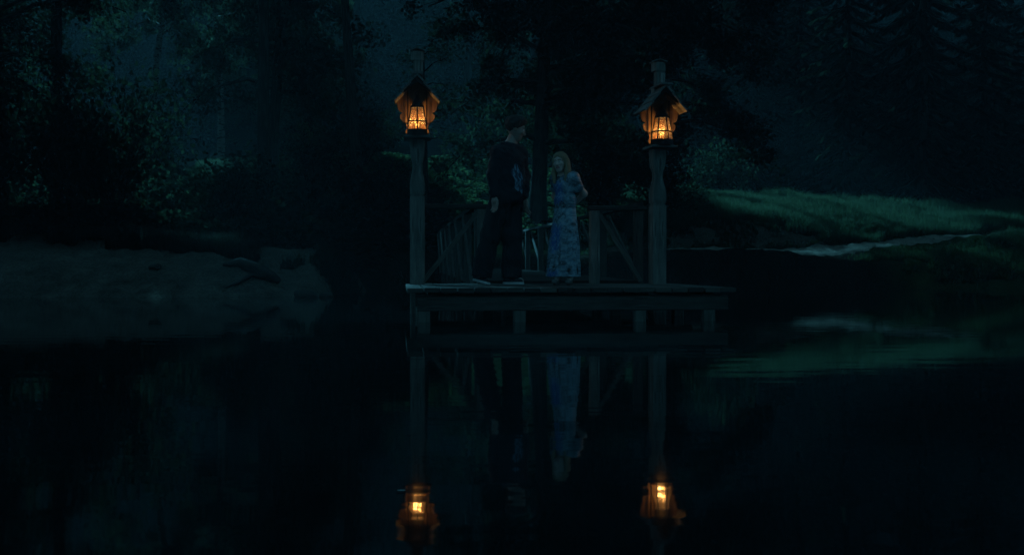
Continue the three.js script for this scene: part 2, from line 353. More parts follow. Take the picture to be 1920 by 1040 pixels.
const SP = {
  alderA: broadleaf({ seed: 11, h: 14, r0: 0.24, from: 0.16, spread: 3.6, limbs: 48, clumps: 11, perClump: 80, leaf: 0.085, droop: 0.3, clumpR: 0.55 }),
  alderB: broadleaf({ seed: 23, h: 13, r0: 0.22, from: 0.1, spread: 3.3, limbs: 48, clumps: 11, perClump: 80, leaf: 0.085, droop: 0.4, clumpR: 0.55 }),
  birch: broadleaf({ seed: 5, h: 15, r0: 0.15, from: 0.28, spread: 2.7, limbs: 38, clumps: 10, perClump: 64, leaf: 0.085, droop: 0.65, clumpR: 0.42, lean: 0.45 }),
  birchB: broadleaf({ seed: 61, h: 14, r0: 0.13, from: 0.34, spread: 2.3, limbs: 32, clumps: 9, perClump: 60, leaf: 0.085, droop: 0.65, clumpR: 0.4, lean: 0.7 }),
  lime: broadleaf({ seed: 37, h: 12, r0: 0.2, from: 0.2, spread: 3.2, limbs: 40, clumps: 10, perClump: 80, leaf: 0.095, droop: 0.25, clumpR: 0.6 }),
  pine: broadleaf({ seed: 47, h: 16.5, r0: 0.17, from: 0.56, spread: 3.1, limbs: 30, clumps: 9, perClump: 46, leaf: 0.12, droop: 0.15, clumpR: 0.6, lean: 0.25 }),
  tallPine: broadleaf({ seed: 53, h: 26, r0: 0.22, from: 0.44, spread: 3.6, limbs: 46, clumps: 10, perClump: 46, leaf: 0.18, droop: 0.15, clumpR: 0.75, lean: 0.12 }),
  sapling: broadleaf({ seed: 71, h: 6, r0: 0.12, from: 0.45, spread: 1.3, limbs: 14, clumps: 5, perClump: 18, leaf: 0.07, droop: 0.3, clumpR: 0.3, lean: 0.5 }),
  spruceA: spruce({ seed: 3, h: 14, r0: 0.22, spread: 3.2 }),
  spruceB: spruce({ seed: 8, h: 12, r0: 0.2, spread: 3.0, levels: 24 }),
  bushA: bushGeo({ seed: 15, h: 2.6, spread: 1.5, stems: 20, perStem: 150, leaf: 0.08 }),
  bushB: bushGeo({ seed: 29, h: 2.0, spread: 1.6, stems: 22, perStem: 130, leaf: 0.07 }),
};
function plant(kind, name, label, category, group, leafM, barkM, x, z, yaw = 0, s = 1, sy = s) {
  const t = thing(name, label, category, group, [x, groundY(x, z) - 0.05, z], yaw);
  t.scale.set(s, sy, s);
  part(category === 'bush' ? 'stems' : 'trunk', SP[kind].trunk, barkM, t);
  part(category === 'bush' ? 'foliage' : 'crown', SP[kind].crown, leafM, t);
  return t;
}
const TG = 'trees on the slope behind the lake';
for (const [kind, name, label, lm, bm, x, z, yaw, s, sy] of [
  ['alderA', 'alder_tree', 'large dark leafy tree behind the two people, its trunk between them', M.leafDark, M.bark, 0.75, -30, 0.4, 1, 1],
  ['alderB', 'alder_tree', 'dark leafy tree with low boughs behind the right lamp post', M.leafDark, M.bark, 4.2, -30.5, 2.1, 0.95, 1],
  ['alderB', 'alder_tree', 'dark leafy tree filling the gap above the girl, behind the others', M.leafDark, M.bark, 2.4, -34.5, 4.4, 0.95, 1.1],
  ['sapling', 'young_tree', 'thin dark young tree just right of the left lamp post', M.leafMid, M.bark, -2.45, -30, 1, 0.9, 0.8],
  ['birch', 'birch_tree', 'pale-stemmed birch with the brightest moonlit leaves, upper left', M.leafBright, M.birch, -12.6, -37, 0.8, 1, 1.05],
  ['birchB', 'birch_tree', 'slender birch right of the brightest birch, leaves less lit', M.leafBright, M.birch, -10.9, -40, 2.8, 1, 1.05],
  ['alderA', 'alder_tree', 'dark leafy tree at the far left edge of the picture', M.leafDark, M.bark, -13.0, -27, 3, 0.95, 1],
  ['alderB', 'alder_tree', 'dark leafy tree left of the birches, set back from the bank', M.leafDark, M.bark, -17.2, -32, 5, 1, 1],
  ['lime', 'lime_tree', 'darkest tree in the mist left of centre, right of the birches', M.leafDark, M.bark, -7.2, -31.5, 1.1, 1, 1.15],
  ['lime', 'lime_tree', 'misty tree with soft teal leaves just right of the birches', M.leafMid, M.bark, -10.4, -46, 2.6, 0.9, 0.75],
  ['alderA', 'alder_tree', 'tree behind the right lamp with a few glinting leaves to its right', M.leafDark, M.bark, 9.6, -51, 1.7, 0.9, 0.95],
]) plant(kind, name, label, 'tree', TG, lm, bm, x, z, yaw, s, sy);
for (const [label, x, z, yaw, s] of [
  ['bare dark pine trunk at the back of the left bank, nearest the left lamp post', -4.1, -28.6, 0.3, 0.95],
  ['bare dark pine trunk behind the right end of the driftwood', -6.4, -27.4, 1.9, 1],
  ['bare dark pine trunk in the dark wood left of the birches', -11.9, -27.8, 5.0, 1.02],
]) plant('pine', 'pine_tree', label, 'tree', TG, M.needle, M.bark, x, z, yaw, s, s);
['leftmost', 'second from left', 'third from left', 'third from right', 'second from right', 'rightmost'].forEach((w, i) =>
  plant('tallPine', 'tall_pine_tree', `tall straight pine trunk far back in the mist, ${w} of six`, 'tree', 'tall pines far behind the jetty', M.needle, M.bark, [-9.2, -7.2, -2.2, 0.9, 3.7, 6.6][i], -48.5 - 1.2 * (i % 3), i * 1.1, 1, 1));
const SG = 'dark spruces beyond the grassy ridge';
[[10.6, -47], [13, -41.5], [15.4, -40], [18, -40.6], [20.4, -39.5], [16.6, -44.5], [13.2, -49], [20.6, -45.5]].forEach(([x, z], i) =>
  plant(i % 2 ? 'spruceB' : 'spruceA', 'spruce_tree', 'dark spruce in the unlit wood beyond the grassy ridge on the right', 'tree', SG, M.needle, M.bark, x, z, i * 1.3, 1.05, 1 + 0.12 * (i % 3)));
[[-18.5, -35], [-21, -39]].forEach(([x, z], i) =>
  plant(i % 2 ? 'spruceA' : 'spruceB', 'spruce_tree', 'dark spruce deep in the wood at the left edge', 'tree', 'dark spruces at the left edge', M.needle, M.bark, x, z, i * 2.1, 1.05, 1.1));
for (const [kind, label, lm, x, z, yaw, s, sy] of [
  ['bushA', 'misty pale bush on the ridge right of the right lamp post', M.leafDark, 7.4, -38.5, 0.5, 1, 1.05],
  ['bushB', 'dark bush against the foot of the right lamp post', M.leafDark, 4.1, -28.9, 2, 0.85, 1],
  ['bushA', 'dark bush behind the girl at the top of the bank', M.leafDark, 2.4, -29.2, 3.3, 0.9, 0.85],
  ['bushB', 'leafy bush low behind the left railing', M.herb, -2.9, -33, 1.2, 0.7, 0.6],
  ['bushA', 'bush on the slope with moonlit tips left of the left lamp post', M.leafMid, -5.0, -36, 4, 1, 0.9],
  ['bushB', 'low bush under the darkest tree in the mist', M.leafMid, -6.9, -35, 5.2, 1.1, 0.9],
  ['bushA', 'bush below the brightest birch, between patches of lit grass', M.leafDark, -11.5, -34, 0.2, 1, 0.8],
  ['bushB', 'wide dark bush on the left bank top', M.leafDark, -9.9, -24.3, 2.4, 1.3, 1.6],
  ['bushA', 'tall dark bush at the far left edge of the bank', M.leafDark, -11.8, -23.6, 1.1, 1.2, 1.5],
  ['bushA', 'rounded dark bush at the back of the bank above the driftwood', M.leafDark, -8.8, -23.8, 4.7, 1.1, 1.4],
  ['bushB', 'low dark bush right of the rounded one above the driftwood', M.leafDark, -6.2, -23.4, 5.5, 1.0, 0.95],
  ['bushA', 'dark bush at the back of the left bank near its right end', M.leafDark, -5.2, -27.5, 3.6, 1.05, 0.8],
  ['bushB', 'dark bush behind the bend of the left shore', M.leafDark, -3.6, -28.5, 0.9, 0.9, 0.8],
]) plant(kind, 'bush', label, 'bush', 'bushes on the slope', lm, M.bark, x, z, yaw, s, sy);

// far wooded hillside that reads as one dark mass
{
  const lite = broadleaf({ seed: 83, h: 10, r0: 0.18, from: 0.08, spread: 3.2, limbs: 22, clumps: 5, perClump: 20, leaf: 0.2, droop: 0.3, clumpR: 0.75 });
  const r = rng(404), all = [];
  for (let tries = 0; all.length < 330 && tries < 9000; tries++) {
    const z = -52 - 46 * Math.pow(r(), 0.8), x = (r() - 0.5) * 2 * (-z) * 0.75;
    if (x > 8 && -z < 62) continue;
    if (all.every((p) => Math.hypot(p[0] - x, p[1] - z) > 2.5)) all.push([x, z]);
  }
  for (const [name, label, geo, mat, spots] of [
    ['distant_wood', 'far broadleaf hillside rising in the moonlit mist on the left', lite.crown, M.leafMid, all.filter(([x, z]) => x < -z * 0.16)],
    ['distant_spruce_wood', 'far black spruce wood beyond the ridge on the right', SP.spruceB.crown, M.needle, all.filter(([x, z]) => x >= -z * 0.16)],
  ]) {
  const im = new THREE.InstancedMesh(geo, mat, spots.length), m = new THREE.Matrix4(), c = new THREE.Color();
  spots.forEach(([x, z], i) => {
    const gy = groundY(x, z), tallest = 3.4 + 0.63 * (-z - 38) - gy, s = Math.min(lerp(0.6, 0.95, smooth(50, 66, -z)) + 0.25 * r(), tallest / 12);
    m.compose(V(x, gy - 0.6, z), new THREE.Quaternion().setFromAxisAngle(V(0, 1, 0), r() * 6.28), V(s, s * (0.9 + 0.3 * r()), s));
    im.setMatrixAt(i, m); const k = 0.6 + 0.6 * r(); im.setColorAt(i, c.setRGB(k, k, k));
  });
  im.name = name; im.userData.kind = 'stuff'; im.castShadow = im.receiveShadow = true;
  tag(im, label, 'wood'); scene.add(im);
  }
}
// grass and low herbs
{
  const blade = (L, r, x, z, h, bend, w, tint) => {
    const a = r() * 6.283, dx = Math.cos(a), dz = Math.sin(a), sx = -dz * w, sz = dx * w;
    const p = [[x - sx, 0, z - sz], [x + sx, 0, z + sz], [x + dx * bend * 0.35 - sx * 0.7, h * 0.6, z + dz * bend * 0.35 - sz * 0.7], [x + dx * bend * 0.35 + sx * 0.7, h * 0.6, z + dz * bend * 0.35 + sz * 0.7], [x + dx * bend, h, z + dz * bend]];
    const n = [dx, 0.5, dz], k = tint * (0.8 + 0.4 * r());
    for (const i of [0, 1, 2, 1, 3, 2, 2, 3, 4]) { L.pos.push(...p[i]); L.nor.push(...n); L.col.push(k * 0.95, k, k * 0.9); }
  };
  const tuft = (seed, n, h) => { const L = new Leaves(seed), r = rng(seed); for (let i = 0; i < n; i++) blade(L, r, (r() - 0.5) * 0.14, (r() - 0.5) * 0.14, h * (0.55 + 0.7 * r()), h * 0.7 * r(), 0.004 + 0.003 * r(), 0.8 + 0.4 * r()); return L.build(); };
  const herb = (seed) => { const L = new Leaves(seed), r = rng(seed); for (let i = 0; i < 34; i++) { const a = r() * 6.283, R = 0.2 * Math.sqrt(r()); L.leaf(V(Math.cos(a) * R, 0.06 + 0.3 * r() * (1 - R * 2), Math.sin(a) * R), 0.07, 1.5, 0.8 + 0.4 * r(), V(Math.cos(a), 0.4 - 0.5 * r(), Math.sin(a)).normalize()); } return L.build(); };
  const r = rng(777);
  const pathD = (x) => { const q = [[-0.9, 27.6], [0.6, 26.9], [2.6, 26.2], [4.6, 26.3], [6.25, 26.55], [7.97, 27], [9.7, 27.8], [11.2, 28.5], [12.6, 29.1], [14.6, 30.4], [18, 32]]; return along(q, x); };
  const scatter = (name, label, category, geo, mat, count, pick, hmin, hmax) => {
    const ok = [];
    for (let t = 0; ok.length < count && t < count * 12; t++) { const p = pick(); if (p) ok.push(p); }
    const im = new THREE.InstancedMesh(geo, mat, ok.length), m = new THREE.Matrix4();
    ok.forEach(([x, z, k = 1], i) => { const s = lerp(hmin, hmax, r()) * k; m.compose(V(x, groundY(x, z) - 0.01, z), new THREE.Quaternion().setFromEuler(new THREE.Euler((r() - 0.5) * 0.3, r() * 6.28, (r() - 0.5) * 0.3)), V(s, s, s)); im.setMatrixAt(i, m); });
    im.name = name; im.userData.kind = 'stuff'; im.castShadow = im.receiveShadow = true; tag(im, label, category); scene.add(im);
  };
  scatter('meadow_grass', 'moonlit meadow grass on the ridge and slope at the right', 'grass', tuft(51, 16, 0.3), M.grass, 26000, () => {
    const x = 3 + 17 * r(), d = 28.0 + 9.5 * r(), n = fbm(x * 0.9, d * 0.9, 3);
    if ((d < 28.6 && n < 0.5) || (d > pathD(x) - 0.9 && d < pathD(x) + 0.3)) return null;
    return [x, -d, 0.6 + 0.75 * n + 0.5 * smooth(33, 35, d) * (n > 0.55 ? 1 : 0)];
  }, 0.6, 1.1);
  scatter('shore_grass', 'darker grass sloping to the water at the right edge', 'grass', tuft(52, 14, 0.3), M.leafMid, 6000, () => {
    const x = 8.2 + 12 * r(), d = 25.5 + 4.2 * r(), n = fbm(x * 1.2, d * 1.2, 3);
    if (x < 10.2 && d < 27 - (x - 8.2) * 0.4 && n < 0.55) return null;
    if (d > pathD(x) - 0.55 && d < pathD(x) + 0.3) return null;
    return [x, -d, (0.5 + 0.6 * n) * (d > pathD(x) - 1.3 ? 0.45 : 1)];
  }, 0.5, 1);
  scatter('bank_face_tufts', 'sparse dark tufts hanging on the eroded bank below the ridge', 'grass', tuft(58, 12, 0.2), M.leafMid, 2600, () => {
    const x = 1.6 + 8 * r(), d = 26.2 + 2.9 * r(), n = fbm(x * 1.6, d * 2.2, 3);
    return n < 0.46 || (d > pathD(x) - 0.9 && d < pathD(x) + 0.42) ? null : [x, -d, 0.5 + 0.7 * n];
  }, 0.5, 1.1);
  scatter('slope_herbs', 'low leafy herbs on the lit slope behind the left railing', 'ground cover', herb(53), M.herb, 5200, () => {
    const x = -7.5 + 10.5 * r(), d = 29 + 11 * r(), n = fbm(x * 0.8, d * 0.8, 3);
    return n < 0.33 ? null : [x, -d, 0.7 + 0.8 * n];
  }, 0.6, 1.1);
  scatter('woodland_undergrowth', 'dark leafy undergrowth covering the wood floor behind the left bank', 'undergrowth', herb(57), M.leafDark, 6500, () => {
    const x = -17 + 15 * r(), d = 21.6 + 11 * r(), n = fbm(x * 0.7 + 8, d * 0.7, 3);
    return n < 0.36 || (x > -3.2 && d < 26.5) ? null : [x, -d, 0.8 + 0.9 * n];
  }, 0.7, 1.4);
  scatter('wood_edge_grass', 'patches of grass between the trees at the left', 'grass', tuft(54, 14, 0.25), M.grass, 6000, () => {
    const x = -15 + 10 * r(), d = 31 + 10 * r(), n = fbm(x * 0.5 + 5, d * 0.5, 3);
    return n < 0.48 ? null : [x, -d, 0.7 + 0.5 * n];
  }, 0.6, 1.1);
  scatter('bank_tussocks', 'dry tussocks along the top edge of the left bank', 'grass', tuft(55, 18, 0.26), new THREE.MeshStandardMaterial({ color: lin(0.05, 0.05, 0.036), vertexColors: true, roughness: 0.9, side: THREE.DoubleSide }), 2600, () => {
    const x = -10.5 + 7.6 * r(), d = 19.9 + 1.9 * r(), n = fbm(x * 1.3, d * 1.3, 2);
    return n < 0.47 ? null : [x, -d, 0.6 + 0.9 * n];
  }, 0.5, 1.1);
}

// ---------------------------------------------------------------- jetty
const DECK = 0.325;
const jetty = thing('jetty', 'weathered wooden jetty on square piles where the two people stand', 'jetty', null, [-0.99, 0, -10], 0.105);
{
  const W = 3.18, D = 2.5, n = 20, r = rng(9);
  for (let i = 0; i < n; i++) {
    const w = W / n, g = bar(D + 0.03, w - 0.012, 0.04 + 0.006 * r(), 0.004, 200 + i, 0.05);
    g.rotateX(Math.PI / 2).rotateY(Math.PI / 2);
    const p = part('plank', g, M.deck[Math.floor(r() * 3)], jetty);
    p.position.set(w * (i + 0.5), DECK - 0.022 + 0.004 * (r() - 0.5), -D / 2 + 0.02 * (r() - 0.5)); p.rotation.y = (r() - 0.5) * 0.006;
  }
  const beam = (z, x0, x1, seed) => part('beam', bar(x1 - x0, 0.14, 0.1, 0.01, seed), M.beam, jetty).position.set((x0 + x1) / 2, 0.175, z);
  beam(-0.1, 0.1, W - 0.06, 61); beam(-1.25, 0.1, W - 0.1, 62); beam(-2.3, 0.1, W - 0.06, 63);
  for (const x of [0.25, 0.95, 1.7, 2.4, 2.95]) part('joist', bar(D - 0.28, 0.035, 0.09, 0.004, Math.round(x * 50)).rotateY(Math.PI / 2), M.beam, jetty).position.set(x, 0.2635, -D / 2 - 0.02);
  for (const z of [-0.1, -1.25, -2.3]) for (const x of [0.165, 1.075, 2.245, 2.93]) part('pile', upright(1.4, 0.115, 0.105, 0.012, Math.round(x * 90 - z * 10)), M.pile, jetty).position.set(x, 0.105 - 0.7, z + 0.012);
  // front railing: two bays either side of the way to the footbridge
  const rail = (ax, bx, z, postX, braceDown) => {
    const g = new THREE.Group(); g.name = 'railing'; jetty.add(g);
    part('handrail', bar(bx - ax, 0.055, 0.09, 0.012, Math.round(ax * 90 + 7)), M.rail, g).position.set((ax + bx) / 2, DECK + 0.885, z);
    part('post', upright(0.855, 0.115, 0.1, 0.012, Math.round(postX * 70)), M.post, g).position.set(postX, DECK + 0.855 / 2, z);
    const lo = braceDown < postX ? V(braceDown, DECK + 0.03, z + 0.02) : V(braceDown, DECK + 0.03, z + 0.02), hi = V(postX + (braceDown < postX ? -0.05 : 0.05), DECK + 0.82, z + 0.02);
    part('brace', barBetween(lo, hi, 0.05, 0.04, 77), M.pile, g);
  };
  rail(0.13, 0.99, -2.12, 0.877, 0.2);
  rail(2.14, 2.83, -2.3, 2.21, 2.76);
}
// ---------------------------------------------------------------- footbridge to the shore
{
  const b = thing('footbridge', 'narrow plank footbridge with slanting rails running back to the shore', 'footbridge', null, [0.6, 0, -12.75], 0.1);
  const L = 14.6, hw = 0.98, r = rng(31), y0 = 0.36, rise = 0.1, yAt = (d) => y0 + rise * d / L;
  const n = 73;
  for (let i = 0; i < n; i++) { const d = (i + 0.5) * L / n, p = part('plank', bar(2 * hw - 0.1, 0.035, L / n - 0.012, 0.004, 300 + (i % 9), 0.05), M.bridge[i % 2], b); p.position.set((r() - 0.5) * 0.03, yAt(d) - 0.0175, -d); p.rotation.y = (r() - 0.5) * 0.01; }
  for (const s of [-1, 1]) {
    part('stringer', barBetween(V(s * (hw - 0.2), yAt(0) - 0.11, -0.05), V(s * (hw - 0.2), yAt(L) - 0.11, -L), 0.14, 0.09, 41 + s), M.beam, b);
    const k = 7, at = (i) => 0.25 + i * (L - 0.4) / (k - 1);
    for (let i = 0; i < k; i++) {
      const d = at(i);
      part('post', upright(1.7, 0.11, 0.1, 0.01, 500 + i + s), M.bridgePost, b).position.set(s * hw, yAt(d) + 0.05, -d);
      if (i < k - 1) {
        part('handrail', barBetween(V(s * hw, yAt(d) + 0.92, -d + (i ? 0 : 0.1)), V(s * hw, yAt(at(i + 1)) + 0.92, -at(i + 1)), 0.05, 0.09, 520 + i), M.rail, b);
        part('brace', barBetween(V(s * (hw + 0.075), yAt(d) - 0.1, -d - 0.06), V(s * (hw + 0.075), yAt(at(i + 1)) + 0.84, -at(i + 1) + 0.06), 0.09, 0.03, 540 + i), M.bridgePost, b);
      }
    }
  }
}
// ---------------------------------------------------------------- lamp posts, lanterns, candles
function lampPost(label, pos, yaw, dy, faceRot) {
  const t = thing('lamp_post', label, 'lamp post', 'carved lamp posts on the jetty', pos, yaw);
  const H = (y) => y + dy;
  // lower square shaft of two timbers, then a carved baluster
  part('shaft', upright(1.04 + dy + 0.9, 0.168, 0.155, 0.012, 88), M.post, t).position.set(0, (1.04 + dy - 0.9) / 2, 0);
  {
    const prof = [[1.045, 0.083], [1.058, 0.064], [1.075, 0.084], [1.12, 0.085], [1.18, 0.083], [1.25, 0.075], [1.32, 0.058], [1.37, 0.05], [1.42, 0.055], [1.47, 0.07], [1.54, 0.081], [1.62, 0.085], [1.68, 0.085]];
    const pos = [], uv = [], idx = [], c = 0.25;
    prof.forEach(([y, w]) => { const q = w * (1 - c), s = [[w, -q], [w, q], [q, w], [-q, w], [-w, q], [-w, -q], [-q, -w], [q, -w], [w, -q]]; s.forEach(([x, z], k) => { pos.push(x, H(y), z * 0.92); uv.push(y, k * 0.06); }); });
    for (let i = 0; i < prof.length - 1; i++) for (let k = 0; k < 8; k++) { const a = i * 9 + k; idx.push(a, a + 9, a + 1, a + 1, a + 9, a + 10); }
    const g = new THREE.BufferGeometry(); g.setAttribute('position', new THREE.Float32BufferAttribute(pos, 3)); g.setAttribute('uv', new THREE.Float32BufferAttribute(uv, 2)); g.setIndex(idx); g.computeVertexNormals();
    part('carved_shaft', g, M.post, t);
  }
  part('upper_shaft', upright(0.72, 0.12, 0.09, 0.01, 91), M.post, t).position.set(0, H(2.03), -0.02);
  part('shelf', bar(0.3, 0.026, 0.34, 0.006, 92), M.roof, t).position.set(0, H(1.695), 0.08);
  // scalloped back board
  {
    const half = [[0.10, 1.715], [0.135, 1.765], [0.115, 1.80], [0.118, 1.83], [0.135, 1.86], [0.165, 1.882], [0.185, 1.905], [0.194, 1.935], [0.19, 1.958], [0.17, 1.972], [0.168, 1.985], [0.195, 1.992], [0.212, 2.015], [0.222, 2.06], [0.222, 2.09], [0.19, 2.15], [0.1, 2.27], [0.02, 2.35]];
    const sh = new THREE.Shape([...half.map(([x, y]) => new THREE.Vector2(x, H(y))), ...half.slice().reverse().map(([x, y]) => new THREE.Vector2(-x, H(y)))]);
    const g = new THREE.ExtrudeGeometry(sh, { depth: 0.02, bevelEnabled: true, bevelSize: 0.003, bevelThickness: 0.003, bevelSegments: 1, steps: 1 });
    const uv = g.attributes.uv, p = g.attributes.position; for (let i = 0; i < uv.count; i++) uv.setXY(i, p.getY(i), p.getX(i));
    part('back_board', g, M.board, t).position.z = 0.035;
  }
  // gable roof of two boarded slopes, ridge running front to back
  const apex = 2.365, eave = 2.085, hw = 0.24, z0 = -0.1, z1 = 0.3;
  for (const s of [-1, 1]) {
    const roof = new THREE.Group(); roof.name = 'roof_slope'; t.add(roof);
    const n = 3, dx = hw / n, a = Math.atan2(apex - eave, hw), len = Math.hypot(hw, apex - eave);
    for (let i = 0; i < n; i++) {
      const k = (i + 0.5) / n, g = bar(z1 - z0 + 0.01 * (i - 1), 0.018, len / n + 0.02, 0.003, 93 + i + s).rotateY(Math.PI / 2).rotateZ(-s * (a - 0.06));
      part('roof_board', g, M.roof, roof).position.set(s * hw * k, H(lerp(apex, eave, k)) + 0.004 * (n - i), (z0 + z1) / 2);
    }
  }
  part('ridge_cap', bar(z1 - z0 + 0.02, 0.024, 0.13, 0.004, 97).rotateY(Math.PI / 2), M.roof, t).position.set(0, H(apex + 0.022), (z0 + z1) / 2);
  {
    const sh = new THREE.Shape([[0.02, 2.355], [0.15, 2.208], [0.155, 2.165], [0.115, 2.19], [0.07, 2.235], [0, 2.29], [-0.07, 2.235], [-0.115, 2.19], [-0.155, 2.165], [-0.15, 2.208], [-0.02, 2.355]].map(([x, y]) => new THREE.Vector2(x, H(y))));
    const g = new THREE.ExtrudeGeometry(sh, { depth: 0.018, bevelEnabled: false });
    const uv = g.attributes.uv, p = g.attributes.position; for (let i = 0; i < uv.count; i++) uv.setXY(i, p.getX(i), p.getY(i));
    part('gable_board', g, M.darkBoard, t).position.z = 0.262;
  }
  // finial above the roof
  part('finial_neck', upright(0.19, 0.105, 0.1, 0.015, 98), M.post, t).position.set(0.01, H(2.475), 0.02);
  part('finial_block', upright(0.1, 0.145, 0.135, 0.028, 99), M.post, t).position.set(0, H(2.615), 0.02);
  if (dy < -0.1) part('splintered_patch', upright(0.125, 0.055, 0.012, 0.003, 103), wood(0.85, 0.83, 0.78), t).position.set(0.035, H(2.48), 0.077);
  for (const s of [-1, 1]) part('finial_cap', bar(0.09, 0.014, 0.16, 0.003, 100 + s).rotateZ(-s * 0.3), M.roof, t).position.set(s * 0.04, H(2.684), 0.02);
  for (const s of [-1, 1]) part('iron_rod', new THREE.CylinderGeometry(0.0085, 0.0085, 0.52, 6), M.iron, t).position.set(s * 0.105, H(1.965), 0.09);
  return t;
}
function lantern(label, base, rot) {
  const t = thing('candle_lantern', label, 'lantern', 'lit lanterns on the lamp posts', base, rot);
  const rb = 0.124, rt = 0.078, y0 = 0.07, y1 = 0.31;
  const ring = (r0, r1, h, y) => new THREE.CylinderGeometry(r1, r0, h, 6, 1).translate(0, y, 0);
  part('base', mergeGeometries([ring(0.135, 0.135, 0.02, 0.01), ring(0.125, 0.128, 0.05, 0.045)]), M.iron, t);
  const P = (k, r, y) => { const a = k / 6 * Math.PI * 2; return V(Math.sin(a) * r, y, Math.cos(a) * r); };
  for (let k = 0; k < 6; k++) {
    const a = P(k, rb - 0.004, y0), b = P(k + 1, rb - 0.004, y0), c = P(k + 1, rt - 0.004, y1), d = P(k, rt - 0.004, y1);
    const g = new THREE.BufferGeometry();
    g.setAttribute('position', new THREE.Float32BufferAttribute([...a.toArray(), ...b.toArray(), ...c.toArray(), ...d.toArray()], 3));
    g.setAttribute('uv', new THREE.Float32BufferAttribute([0, 0, 0.6, 0, 0.55, 1.2, 0.05, 1.2].map((q) => q + k * 0.31), 2));
    g.setIndex([0, 1, 2, 0, 2, 3]); g.computeVertexNormals();
    part('pane', g, M.glass, t);
    part('bar', barBetween(P(k, rb, y0 - 0.01), P(k, rt, y1 + 0.01), 0.014, 0.014, 5), M.iron, t);
  }
  const seg = []; for (let k = 0; k < 6; k++) seg.push(barBetween(P(k, lerp(rb, rt, 0.36) + 0.003, lerp(y0, y1, 0.36)), P(k + 1, lerp(rb, rt, 0.36) + 0.003, lerp(y0, y1, 0.36)), 0.016, 0.008, 6));
  part('band', mergeGeometries(seg), M.iron, t);
  part('cap', mergeGeometries([ring(0.088, 0.088, 0.014, y1 + 0.007), ring(0.085, 0.022, 0.1, y1 + 0.064), ring(0.022, 0.018, 0.03, y1 + 0.129)]), M.iron, t);
  part('hanging_ring', new THREE.TorusGeometry(0.02, 0.004, 6, 14).translate(0, y1 + 0.16, 0), M.iron, t);
  return t;
}
const flameGeo = new THREE.LatheGeometry([[0.0001, 0], [0.0065, 0.006], [0.009, 0.014], [0.0075, 0.026], [0.004, 0.038], [0.0001, 0.05]].map(([x, y]) => new THREE.Vector2(x, y)), 10);
function candle(label, pos, h) {
  const t = thing('candle', label, 'candle', 'candles burning inside the lanterns', pos);
  part('wax', new THREE.CylinderGeometry(0.014, 0.015, h, 12).translate(0, h / 2, 0), M.wax, t);
  part('wick', new THREE.CylinderGeometry(0.0012, 0.0012, 0.01, 5).translate(0, h + 0.005, 0), M.wick, t);
  part('flame', flameGeo.clone().translate(0, h + 0.008, 0), M.flame, t);
  const l = new THREE.PointLight(lin(1.0, 0.61, 0.3), 0.22, 0, 2);
  l.position.set(0, h + 0.028, 0); l.castShadow = true; t.add(l);
}
for (const [side, x, z, yaw, dy, lrot] of [['left', -1.065, -12.0, 0.085, -0.06, 0.09], ['right', 1.665, -12.2, 0.2, -0.145, 0.2 + Math.PI / 6 - 0.25]]) {
  lampPost(`carved wooden lamp post with gabled hood at the jetty's ${side} end`, [x, DECK, z], yaw, dy, 0);
  const off = 0.155, bx = x + Math.sin(yaw) * off, bz = z + Math.cos(yaw) * off, by = DECK + 1.708 + dy;
  lantern(`glowing amber six-sided lantern on the ${side} lamp post`, [bx, by, bz], lrot);
  const c = side === 'left' ? [[-0.022, 0.004, 'left'], [0.026, 0.012, 'right']] : [[-0.028, 0.01, 'left'], [0.018, 0.02, 'right']];
  c.forEach(([cx, cz, w], i) => candle(`${w} one of two lit candles in the ${side} lantern`, [bx + cx, by + 0.062, bz + cz], 0.07 + 0.012 * i));
}
// ---------------------------------------------------------------- people: distance fields meshed with surface nets
const len3 = (x, y, z) => Math.sqrt(x * x + y * y + z * z);
function cap(a, b, ra, rb) {
  const dx = b[0] - a[0], dy = b[1] - a[1], dz = b[2] - a[2], L = dx * dx + dy * dy + dz * dz || 1e-9;
  return (x, y, z) => { const t = clamp(((x - a[0]) * dx + (y - a[1]) * dy + (z - a[2]) * dz) / L, 0, 1); return len3(x - a[0] - dx * t, y - a[1] - dy * t, z - a[2] - dz * t) - (ra + (rb - ra) * t); };
}
